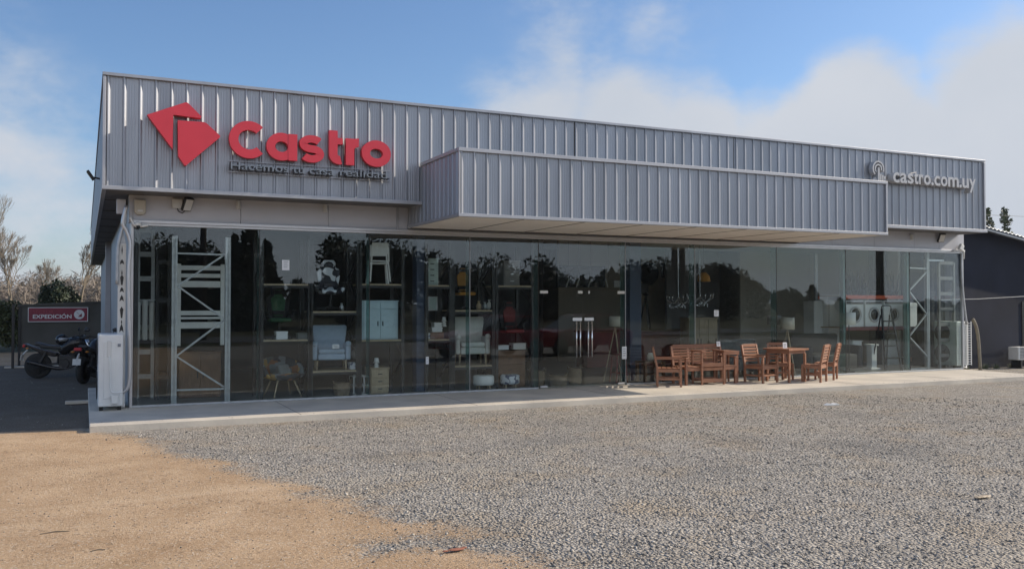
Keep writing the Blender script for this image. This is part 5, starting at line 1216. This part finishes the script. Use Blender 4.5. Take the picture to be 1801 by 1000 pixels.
# upper hangers: pale small lamps row seen through the transom
for k, px in enumerate((998, 1016, 1037, 1068)):
    q = P(px, 505, 3.4); t = thing('hanging_utensil', ['thin pale bar hanging behind the transom, first from the left','thin pale bar hanging behind the transom, second from the left','thin pale bar hanging behind the transom, third from the left','thin slanted pale bar hanging behind the transom, rightmost'][k], 'hanging bar', tuple(q), 0, 'thin bars hanging above the doors')
    mb = MB(); mb.bar((-.04+.06*(k==3),0,0), (.05-.1*(k==3),0,.22), .02); mb.build('bar', 'white', t)
    mb = MB(); mb.cyl((.03,0,.22),(.03,0,4.4-q.z),.004,n=5); mb.build('cord', 'black', t)
# washing machine rack
x0, x1 = P(1484, 560, 1.5).x, P(1592, 560, 1.5).x; zb1 = P(1540, 574, 1.5).z; zb2 = P(1540, 519, 1.5).z
t = thing('washing_machine_rack', 'heavy rack with orange beams carrying washing machines and tall plants', 'rack', (x0, 1.5, 0)); w = x1-x0
for x in (0, w):
    for y in (0, 1.0): mb = MB(); mb.box(x-.045, x+.045, y-.03, y+.03, 0, 3.1); mb.build('upright', 'steel', t)
for z, m_ in ((zb1, 'brownred'), (zb2, 'orange')):
    mb = MB(); mb.box(.046, w-.046, -.03, .01, z-.10, z); mb.build('beam', m_, t, bevel=.004)
    mb = MB(); mb.box(.046, w-.046, .99, 1.03, z-.10, z); mb.build('beam', m_, t, bevel=.004)
    mb = MB(); mb.box(.046, w-.046, .011, .989, z-.03, z-.004); mb.build('shelf', 'woodlight', t)
x2, x3 = P(1597, 560, 2.1).x, P(1660, 560, 2.1).x
t = thing('orange_beam_rack', 'second rack with orange beam and red goods behind the right zigzag frame', 'rack', (x2, 2.1, 0)); w2_ = x3-x2
for x in (0, w2_): mb = MB(); mb.box(x-.045, x+.045, -.03, .03, 0, 2.7); mb.build('upright', 'steel', t)
mb = MB(); mb.box(.046, w2_-.046, -.02, .6, P(1615, 627, 2.1).z-.03, P(1615, 627, 2.1).z); mb.build('shelf', 'steel', t)
for py in (517, 627): z = P(1615, py, 2.1).z; mb = MB(); mb.box(.046, w2_-.046, -.03, .01, z-.12, z); mb.build('beam', 'orange', t, bevel=.004)
for z in (P(1615, 575, 2.1).z,): mb = MB(); mb.box(.046, w2_-.046, -.02, .6, z-.03, z); mb.build('shelf', 'steel', t)
def washer(pxa, pxb, label, first=None, y=1.52, r=.17, pyt=528):
    a, b = P(pxa, 560, y).x, P(pxb, 560, y).x; w = b-a; h = P((pxa+pxb)/2, pyt, y).z-zb1-.002
    t = thing('washing_machine', label, 'washing machine', ((a+b)/2, y, zb1+.002), 0, 'washing machines on the rack')
    mb = MB(); mb.box(-w/2,w/2,0,.6,0,h); mb.build('casing', 'whitegoods', t, bevel=.012)
    mb = MB(); mb.box(-w/2+.02,w/2-.02,-.012,-.001,h*.86,h*.97); mb.build('control_panel', 'greywall', t, bevel=.004)
    mb = MB(); mb.lathe([(r,.0),(r+.05,-.01),(r+.05,-.03),(r,-.04),(r,.0)], (0,0,h*.45), 28, 'Y'); d = mb.build('door', 'alu', t, smooth=True)
    mb = MB(); mb.lathe([(.01,-.05),(r*.7,-.045),(r-.002,-.02)], (0,0,h*.45), 28, 'Y'); mb.build('pane', 'glassdark', d, smooth=True)
washer(1488, 1519, 'white washing machine at the left end of the rack, largest dark door'); washer(1522, 1552, 'white washing machine in the middle of the rack', r=.15); washer(1555, 1588, 'white washing machine at the right end of the rack behind the ladder top', r=.13)
box_item(1600, 1613, 530, 572, 1.0, 'tall_white_box', 'tall white carton behind the left post of the right zigzag frame', 'white', P(1606, 574, 1.0).z) 
# snake plants on top of the rack
def snake_plant(x, y, z, h, n, label):
    t = thing('snake_plant', label, 'potted plant', (x, y, z), R_.uniform(0, 6), 'tall leaved plants on the washing machine rack')
    mb = MB(); mb.lathe([(.06,0),(.085,.12),(.09,.14),(.08,.14),(.075,.11)], n=16); mb.build('pot', 'dark', t, smooth=True)
    mb = MB()
    for k in range(n):
        a = R_.uniform(0, 6.28); ln = h*R_.uniform(.55, 1); lean = R_.uniform(.02, .16); w_ = R_.uniform(.022, .036)
        c = Vector((.04*math.cos(a), .04*math.sin(a), .1)); tip = c+Vector((lean*math.cos(a)*ln*2, lean*math.sin(a)*ln*2, ln)); n_ = Vector((-math.sin(a), math.cos(a), 0)); th = Vector((math.cos(a), math.sin(a), 0))*.004
        ring = []
        for f, ww in ((0,.7),(.4,1),(.75,.8),(1,.03)):
            p_ = c.lerp(tip, f); ring.append([mb.bm.verts.new(p_+n_*w_*ww), mb.bm.verts.new(p_+th), mb.bm.verts.new(p_-n_*w_*ww), mb.bm.verts.new(p_-th)])
        for p_, q_ in zip(ring, ring[1:]):
            for j in range(4): mb.bm.faces.new((p_[j], p_[(j+1)%4], q_[(j+1)%4], q_[j]))
    mb.build('leaf', 'blade', t)
pl = [(1491,.55,3,'first from the left, leaning leaves'),(1499,.5,4,'second from the left, leaning leaves'),(1509,.62,8,'densest clump, left of the middle'),(1518,.5,7,'broad dark clump right of the densest'),(1528,.30,9,'low spiky clump in the left half'),(1538,.28,9,'low spiky clump beside the dark column'),(1553,.45,5,'behind the dark column'),(1564,.5,3,'single slim clump right of the column'),(1575,.62,4,'tall pair of leaves near the right end'),(1584,.58,4,'last tall clump at the right end')]
for px, h, n, lb in pl: snake_plant(P(px, 519, 1.62).x, 1.62+R_.uniform(0,.2), zb2+.001, h, n, 'tall leaved potted plant on the rack top, '+lb)
for px, h, n, lb in ((1606,.34,4,'small leaved potted plant on the orange beam behind the zigzag frame, left of two'),(1614,.30,5,'small leaved potted plant on the orange beam behind the zigzag frame, right of two')):
    snake_plant(P(px, 517, 2.2).x, 2.08, P(px, 517, 2.1).z+.001, h, n, lb)
# black folding ladder
x = P(1567, 650, .6).x; hL = P(1567, 543, .6).z; t = thing('folding_ladder', 'black folding step ladder standing open behind the right glass', 'ladder', (x, .75, 0), rad(-12))
for sx in (-1, 1):
    mb = MB(); mb.bar((sx*.24, -.3, 0), (sx*.14, -.02, hL), .028, .05); mb.build('front_rail', 'black', t)
    mb = MB(); mb.bar((sx*.22, .32, 0), (sx*.13, .03, hL*.9), .022, .03); mb.build('rear_rail', 'black', t)
for k in range(4): f = (k+1)/5; mb = MB(); mb.obox((0, -.3+.28*f, hL*f), (.44-.2*f, .09, .03)); mb.build('step', 'black', t)
mb = MB(); mb.tube(smooth_path([(-.14,-.02,hL),(-.11,-.02,hL+.08),(.11,-.02,hL+.08),(.14,-.02,hL)],4), .014, 6); mb.build('handle', 'black', t)
# white pedestal and silver bicycle-like wheel goods low on the right
t = thing('white_pedestal', 'white square pedestal on the floor under the washing machines', 'pedestal', (P(1528, 650, 1.2).x, 1.1, 0))
mb = MB(); mb.box(-.09,.09,-.09,.09,.04,.62); mb.build('shaft', 'white', t, bevel=.006)
mb = MB(); mb.box(-.16,.16,-.14,.14,0,.039); mb.box(-.14,.14,-.12,.12,.621,.66); mb.build('plinth', 'white', t, bevel=.005)
def car_tyre(): pass
# soft goods hung in the left corner
t = thing('hanging_cushions', 'pale bedding packs hanging on the rack in the left corner', 'bedding', (P(253, 600, 1.3).x, 1.3, 0))
for k in range(3): z1_ = P(250, 530, 1.3).z; z0_ = P(250, 598, 1.3).z; mb = MB(); mb.box(-.16+k*.12, -.06+k*.12, -.05, .05, z0_, z1_+.03*(k % 2)); mb.build('pack', 'offwhite', t, bevel=.03, seg=3, smooth=True)
mb = MB(); mb.bar((-.2, 0, P(250, 527, 1.3).z), (.22, 0, P(250, 527, 1.3).z), .02); mb.build('rod', 'steel', t)

def vase(px, py0, py1, y, label, mat, zb):
    z0 = P(px, py1, y).z; h = P(px, py0, y).z-z0; x = P(px, py1, y).x; t = thing('vase', label, 'vase', (x, y, zb), 0, 'vases and jars on the display shelves')
    mb = MB(); mb.lathe([(h*.18,0),(h*.30,h*.3),(h*.26,h*.6),(h*.11,h*.8),(h*.12,h*.84)], n=16); mb.build('body', mat, t, smooth=True)
    mb = MB(); mb.lathe([(h*.12,h*.84),(h*.17,h*.97),(h*.15,h*1.0)], n=16); mb.build('neck', mat, t, smooth=True)
vase(601, 533, 547, .6, 'dark slim jar right of the black and white chair on its shelf', 'steel', D2[1]+.001)
vase(624, 606, 626, .7, 'grey jar on the low shelf right of the pale blue armchair', 'greywall', D2[0]+.2)
vase(842, 528, 544, .6, 'small wooden jar at the right end of the amber chair shelf', 'woodlight', D5[1]+.001)
vase(853, 530, 544, .62, 'small grey jar beside the wooden jar on the amber chair shelf', 'steel', D5[1]+.001)
vase(861, 526, 544, .58, 'slim pale vase at the far right of the amber chair shelf', 'offwhite', D5[1]+.001)
box_item(486, 506, 583, 597, .55, 'white_box', 'small white box under the green chair on the left shelf', 'paper', D1[0]+.001)
box_item(524, 541, 586, 597, .55, 'glass_box', 'small dark box at the right end of the green chair shelf', 'greyfab', D1[0]+.001)
box_item(640, 652, 487, 499, .5, 'brown_box', 'little brown box beside the stacked white chairs', 'woodbrown', D3[1]+.001) if False else None
box_item(616, 632, 640, 652, .55, 'stacked_magazines', 'short stack of printed goods right of the blue armchair', 'printfab', D2[0]+.001)
cabinet(1212, 1262, 560, 600, 3.5, 'low_sideboard', 'low pale wooden sideboard far inside above the bench', 'woodlight', 3, 0, zbase=0)
cabinet(1500, 1516, 600, 650, 1.9, 'steel_bin_cabinet', 'white cabinet on the floor under the left washing machine', 'whitegoods', 1, 0, zbase=0)
cabinet(1562, 1584, 598, 650, 2.0, 'floor_freezer', 'white appliance on the floor under the right washing machine', 'whitegoods', 1, 0, zbase=0)
for px, y, lb in ((1608, 2.3, 'red jerry can on the lower rack shelf, left one'), (1622, 2.3, 'red jerry can on the lower rack shelf, right one')):
    cx, w, z0, h = span(px-6, px+6, 612, 627, y); t = thing('red_can', lb, 'can', (cx, y, P(1615, 627, 2.1).z+.002))
    mb = MB(); mb.box(-w/2, w/2, 0, .2, 0, h*.85); mb.build('body', 'orange', t, bevel=.02)
    mb = MB(); mb.tube([(-w*.3,.1,h*.85),(-w*.2,.1,h),(w*.2,.1,h),(w*.3,.1,h*.85)], .01, 6); mb.build('handle', 'orange', t)
# ------------------------------------------------------------------ vegetation
def leaf_mesh(centers, radii, n, size, mat, name, parent=None, flat=.5, seed=1):
    rs = np.random.default_rng(seed); k = len(centers); c = np.array(centers, float); rr = np.array(radii, float)
    w_ = rr.prod(1)**(2/3); idx = rs.choice(k, n, p=w_/w_.sum())
    d = rs.normal(size=(n,3)); d /= np.linalg.norm(d, axis=1)[:,None]; r = rs.uniform(.3, 1.22, n)**.8
    pos = c[idx]+d*rr[idx]*r[:,None]
    u = rs.normal(size=(n,3)); u /= np.linalg.norm(u, axis=1)[:,None]; v = np.cross(u, rs.normal(size=(n,3))); v /= np.linalg.norm(v, axis=1)[:,None]
    s = size*rs.uniform(.5, 1.3, n)[:,None]
    V_ = np.stack([pos-u*s, pos+v*s*flat, pos+u*s, pos-v*s*flat], 1).reshape(-1,3); F_ = np.arange(n*4).reshape(-1,4)
    return rawmesh(name, V_, F_, mat, parent)
def bare_tree(x, y, h, label, seed, group, mat='bark', spread=.42, depth=7, z=-.1):
    rs = random.Random(seed); t = thing('bare_tree', label, 'tree', (x, y, z), 0, group)
    tr, cr = MB(), MB(); n_seg = [0]
    def grow(p, d, l, r, k):
        q = p+d*l; mid = p.lerp(q, .5)+Vector((rs.gauss(0,.04),rs.gauss(0,.04),0))*l
        mb = tr if k < 2 else cr; mb.tube([p, mid, q], [max(r,.007), max(r*.85,.006), max(r*.68,.0055)], 6 if k < 2 else 3, caps=False); n_seg[0] += 1
        if k >= depth: return
        nb_ = 2 if k == 0 else rs.choice((2,3,3))
        for i in range(nb_):
            a = rs.uniform(0, 6.28); sp = rs.uniform(.5, 1.15)*spread*(1.0 if i else .45)
            nd = (d+Vector((math.cos(a)*sp, math.sin(a)*sp, rs.uniform(.0,.25)))).normalized(); grow(q, nd, l*rs.uniform(.62,.85), r*rs.uniform(.5,.68), k+1)
        if k > 1:
            a = rs.uniform(0,6.28); grow(mid, (d+Vector((math.cos(a)*.7, math.sin(a)*.7, .1))).normalized(), l*.5, r*.4, k+2)
    grow(Vector((0,0,0)), Vector((rs.gauss(0,.03),rs.gauss(0,.03),1)).normalized(), h*.24, h*.017, 0)
    tr.build('trunk', mat, t, smooth=True); cr.build('branches', mat, t)
def bush(name, x, y, r, label, n, seed, mat='leaf', cat='bush', size=.12, z=-.1, group=None, rel=None):
    t = thing(name, label, cat, (x, y, z), 0, group); rs = random.Random(seed)
    cs, rr = [], []
    for k in range(14): a = rs.uniform(0,6.28); q = rs.uniform(0,.7); cs.append((r[0]*q*math.cos(a), r[1]*q*math.sin(a), r[2]*rs.uniform(.25,.85))); f = rs.uniform(.22,.42); rr.append((r[0]*f, r[1]*f, r[2]*f*.7))
    leaf_mesh(cs, rr, n, size, mat, 'crown', t, seed=seed)
    mb = MB()
    for k in range(5): a = k*1.3; mb.tube([(0,0,0),(r[0]*.2*math.cos(a),r[1]*.2*math.sin(a),r[2]*.5)], [.03*r[2],.012*r[2]], 5)
    mb.build('stems', 'darkbark', t)
    return t
def conifer(name, x, y, h, w, label, n, seed, mat='pine', group=None, z=-.1, size=.3):
    t = thing(name, label, 'tree', (x, y, z), 0, group); rs = random.Random(seed)
    mb = MB(); mb.tube([(0,0,0),(0,0,h*.97)], [h*.018,h*.003], 7); mb.build('trunk', 'darkbark', t)
    cs, rr = [], []
    k = 0; zz_ = h*.12
    while zz_ < h:
        f = 1-zz_/h; rad_ = w*(f**.75)
        for j in range(8): a = rs.uniform(0,6.28); q = rad_*rs.uniform(.1,.85); cs.append((q*math.cos(a), q*math.sin(a), zz_+rs.uniform(-.9,.9)*h*.05)); s_ = max(.10*w, rad_*rs.uniform(.15,.42)); rr.append((s_, s_, s_*rs.uniform(.6,1.3)))
        zz_ += h*.055
    leaf_mesh(cs, rr, n, size, mat, 'crown', t, seed=seed); return t
# left background
q = P(20, 530, 42); bare_tree(q.x, 42, P(20, 402, 42).z+.1, 'bare leafless tree at the left edge of the view', 3, 'bare trees beyond the left yard')
q = P(142, 530, 38); bare_tree(q.x, 38, P(142, 393, 38).z+.3, 'pale bare tree rising behind the metal screen beside the shop wall', 8, 'bare trees beyond the left yard')
q = P(-30, 530, 50); bare_tree(q.x, 50, 9.5, 'bare tree just outside the left edge, its twigs reaching in', 21, 'bare trees beyond the left yard')
q = P(75, 530, 75); bare_tree(q.x, 75, 6.2, 'smaller distant bare tree between the two tall bare ones', 15, 'bare trees beyond the left yard')
q = P(90, 530, 34); bush('evergreen_bush', q.x, 34, (1.0,1.0,P(90, 500, 34).z+.1), 'dark green bush showing over the top of the metal screen', 5000, 4, 'pine', size=.10)
q = P(122, 530, 36); bush('evergreen_bush', q.x, 36, (.8,.8,P(120, 512, 36).z+.1), 'smaller dark bush over the screen top, right of the taller bush', 3500, 5, 'pine', size=.10)
q = P(4, 600, 22); bush('leafy_hedge_shrub', q.x-.3, 22, (1.2,1.0,P(5, 535, 22).z+.35), 'tall green leafy shrub at the left edge beside the screen post', 9000, 6, 'leaf', size=.07)
q = P(-40, 600, 22); bush('leafy_hedge_shrub', q.x-1.4, 22.5, (1.6,1.0,2.4), 'green leafy shrub beyond the left edge of the view', 6000, 16, 'leaf', size=.07)
q = P(45, 610, 24); bush('low_grass_clump', q.x, 26, (1.2,.6,.8), 'low yellow green clump seen under the metal screen', 2500, 9, 'leaf', size=.06)
# wooded slope far off to the left (reads as one mass)
def woods(name, x0, x1, y0, y1, h, n, mat, size, seed, hill=0):
    rs = np.random.default_rng(seed); c, r = [], []
    for k in range(n//450):
        x = rs.uniform(x0, x1); y = rs.uniform(y0, y1); hh = h*rs.uniform(.7, 1.1)+hill*(y-y0)/(y1-y0)
        c.append((x, y, hh*.62)); r.append((hh*.30, hh*.30, hh*.42)); c.append((x+rs.normal()*1.5, y, hh*.3)); r.append((hh*.35, hh*.35, hh*.3))
    o = leaf_mesh(c, r, n, size, mat, name, seed=seed, flat=.09 if mat == 'dryleaf' else .5); struct(o, 'stuff'); return o
woods('distant_woods', -62, 8, 95, 150, 4.6, 110000, 'dryleaf', .55, 31, 1.6)
woods('distant_evergreens', -40, 5, 100, 150, 3.6, 14000, 'pine', .3, 32, 1.2)
# right background
for px, pyt, w_, lb, sd in ((1787, 360, 2.1, 'tallest green pine over the navy roof, at the right edge', 1), (1762, 371, 1.6, 'middle green pine over the navy roof', 2), (1741, 386, 1.3, 'lowest green pine over the navy roof, next to the shop fascia', 3), (1815, 366, 2.2, 'green pine just past the right edge over the navy roof', 4)):
    q = P(px, 400, 32); conifer('slender_pine', q.x, 32+sd, P(px, pyt, 32).z+.1, w_, lb, 6000, sd+40, 'leaf', 'pines beyond the navy shed', size=.14)
q = P(1745, 384, 24)
t = thing('overhead_wire', 'thin overhead wire crossing the sky above the navy roof', 'wire', (0,0,0)); mb = MB(); mb.tube([(19, 24, q.z+.05), (30, 24, q.z-.1), (60, 24, q.z+.3)], .012, 4); mb.build('wire', 'black', t)

# ------------------------------------------------------------------ across the road: what the panes mirror
def mirrored(px, py, y):                    # ground plan point seen in the front glass at a photo pixel
    g = P(px, py, 0); d = g-CAMP; s = -y/d.y; return g.x+d.x*s, g.z+d.z*s
woods('roadside_woods', -70, 10, -95, -66, 6.6, 45000, 'pine', .6, 51)
x_, _ = mirrored(1480, 520, -110)
woods('roadside_woods', 46, 64, -84, -62, 4.6, 12000, 'pine', .45, 52)
woods('roadside_scrub', 64, 240, -150, -95, 2.3, 30000, 'pine', .5, 53)
woods('roadside_scrub', -10, 62, -100, -70, 4.6, 30000, 'pine', .55, 54)
GR = 'trees across the road mirrored in the glass'
for px, pyt, y, w_, kind, lb in ((440, 398, -45, 2.6, 'c', 'tall dark conifer mirrored in the third pane from the left'), (412, 425, -50, 1.8, 'c', 'slimmer dark conifer mirrored left of the tall one'), (474, 432, -48, 1.7, 'c', 'short dark conifer mirrored right of the tall one'),
    (610, 407, -50, 3.6, 'b', 'broad round dark tree mirrored above the pale blue armchair'), (648, 412, -52, 3.4, 'b', 'broad dark tree mirrored behind the stacked white chairs'), (700, 416, -48, 4, 'b', 'broad dark tree mirrored left of the dark blue column'),
    (275, 412, -60, 4, 'b', 'low dark tree mirrored in the leftmost pane'), (330, 418, -62, 4, 'b', 'low dark tree mirrored left of the pole'), (385, 424, -60, 3, 'b', 'low dark tree mirrored right of the pole'),
    (1135, 443, -60, 5, 'b', 'dark tree mirrored above the beige partition'), (1205, 452, -60, 4.5, 'b', 'dark tree mirrored by the pair of poles'), (1250, 462, -58, 4, 'b', 'dark tree mirrored above the amber lamp shade'), (1275, 470, -60, 4, 'b', 'dark tree mirrored on the falling slope of trees'),
    (1312, 492, -62, 3.6, 'b', 'small dark tree mirrored low at the end of the slope of trees'), (1388, 506, -62, 3, 'b', 'round dark tree mirrored above the floor lamps'), (1424, 502, -60, 1.6, 'c', 'small conifer mirrored right of the floor lamps'),
    (800, 445, -60, 4, 'b', 'dark tree mirrored under the canopy edge'), (880, 450, -60, 4.5, 'b', 'dark tree mirrored above the high shelf beside the doors'), (960, 450, -62, 4.5, 'b', 'dark tree mirrored in the glass doors transom')):
    x, z = mirrored(px, pyt, y)
    if kind == 'c': conifer('roadside_conifer', x, y, z+.1, w_, lb, 3500, int(px), group=GR, size=.32)
    else: bush('roadside_tree', x, y, (w_, w_, z*.93), lb, 5500, int(px), 'pine', 'tree', size=.22, group=GR)
def pole(px, y, r, label, cross=True, h=9):
    x, _ = mirrored(px, 500, y); t = thing('utility_pole', label, 'utility pole', (x, y, -.1), rad(12), 'utility poles across the lot')
    mb = MB(); mb.cyl((0,0,0),(0,0,h),r,r*.7,12); mb.build('shaft', 'darkbark', t, smooth=True)
    if cross: mb = MB(); mb.box(-.9,.9,-.06,.06,h-.6,h-.48); mb.build('crossarm', 'darkbark', t)
    if cross:
        for sx in (-.8,-.3,.3,.8): mb = MB(); mb.lathe([(.03,0),(.05,.04),(.03,.1)], (sx,0,h-.48), 8); mb.build('insulator', 'offwhite', t)
pole(357, -30, .17, 'wooden utility pole mirrored in the second pane from the left'); pole(1188, -32, .24, 'utility pole mirrored above the wooden bench, left of the pair'); pole(1201, -32.5, .22, 'utility pole mirrored above the wooden bench, right of the pair', False); pole(1549, -17, .22, 'thick utility pole mirrored before the washing machines')
t = thing('overhead_wires', 'sagging overhead wires mirrored across the right panes', 'wires', (0,0,0)); mb = MB()
for k in range(3):
    for a_, b_, z0_, z1_ in ((-20, 30, 8.4, 8.2), (30, 110, 8.2, 8.0)):
        pts = [(a_+(b_-a_)*i/10, -31.5-k*.5, z0_+(z1_-z0_)*i/10-.9*math.sin(math.pi*i/10)+k*.25) for i in range(11)]; mb.tube(pts, .02, 4)
mb.build('wire', 'black', t)
def car(loc, rz, label, mat='carred'):
    t = thing('parked_car', label, 'car', loc, rz, 'cars parked behind the photographer')
    body = [(-2.0,.32),(-2.05,.62),(-1.98,.88),(-1.55,.93),(1.0,.92),(1.75,.80),(2.02,.66),(2.05,.34)]
    mb = MB(); mb.prism(body, -.84, .84); mb.build('body', mat, t, bevel=.07, seg=3, smooth=False)
    mb = MB(); mb.prism([(-1.62,.90),(-1.25,1.36),(.15,1.38),(.95,.90)], -.70, .70); mb.build('cabin', 'glassdark', t, bevel=.05)
    mb = MB(); mb.prism([(-1.27,1.36),(-1.1,1.42),(.05,1.43),(.17,1.37)], -.68, .68)
    for s in (-1,1): mb.bar((-.45,s*.705,.9),(-.45,s*.69,1.38),.07,.02)
    mb.build('roof', mat, t, bevel=.02)
    for sx in (-1.25, 1.28):
        for s in (-1, 1):
            mb = MB(); mb.lathe([(.20,-.09),(.30,-.1),(.32,-.06),(.32,.06),(.30,.1),(.20,.09),(.20,-.09)], (sx,s*.78,.32), 24, 'Y'); wh = mb.build('wheel', 'rubber', t, smooth=True)
            mb = MB(); mb.lathe([(.01,s*.07),(.2,s*.09),(.2,s*.03)], (sx,s*.78,.32), 24, 'Y'); mb.build('rim', 'alu', wh)
    for s in (-1, 1):
        mb = MB(); mb.box(-2.07,-1.9,s*.62-.14,s*.62+.14,.66,.82); mb.build('tail_light', 'tail', t, bevel=.02)
        mb = MB(); mb.box(1.88,2.04,s*.60-.15,s*.60+.15,.60,.72); mb.build('headlight', 'alu', t, bevel=.02)
    mb = MB(); mb.box(-2.1,-1.97,-.7,.7,.40,.50); mb.box(2.0,2.1,-.7,.7,.40,.50); mb.build('bumper', 'black', t, bevel=.02)
    return t
x, _ = mirrored(865, 580, -11.5); cr = car((x, -11.5, -.1), rad(168), 'dark red car mirrored before the brown chest')
x, _ = mirrored(1000, 580, -12.2); dup(cr, (x+.3, -12.2, -.1), rad(172), 'dark red car mirrored in the lower half of the glass doors')

# ------------------------------------------------------------------ thin winter mist
mb = MB(); mb.box(-90, 260, -170, 170, -1.2, 16); hz_ = mb.build('haze', 'white'); struct(hz_, 'stuff')
m = bpy.data.materials.new('mist'); m.use_nodes = True; t_ = m.node_tree; t_.nodes.remove(t_.nodes['Principled BSDF']); pv_ = t_.nodes.new('ShaderNodeVolumePrincipled')
pv_.inputs['Color'].default_value = (.86,.90,.96,1); pv_.inputs['Density'].default_value = .0003; pv_.inputs['Anisotropy'].default_value = .2
t_.links.new(pv_.outputs[0], t_.nodes['Material Output'].inputs['Volume']); hz_.data.materials.clear(); hz_.data.materials.append(m)
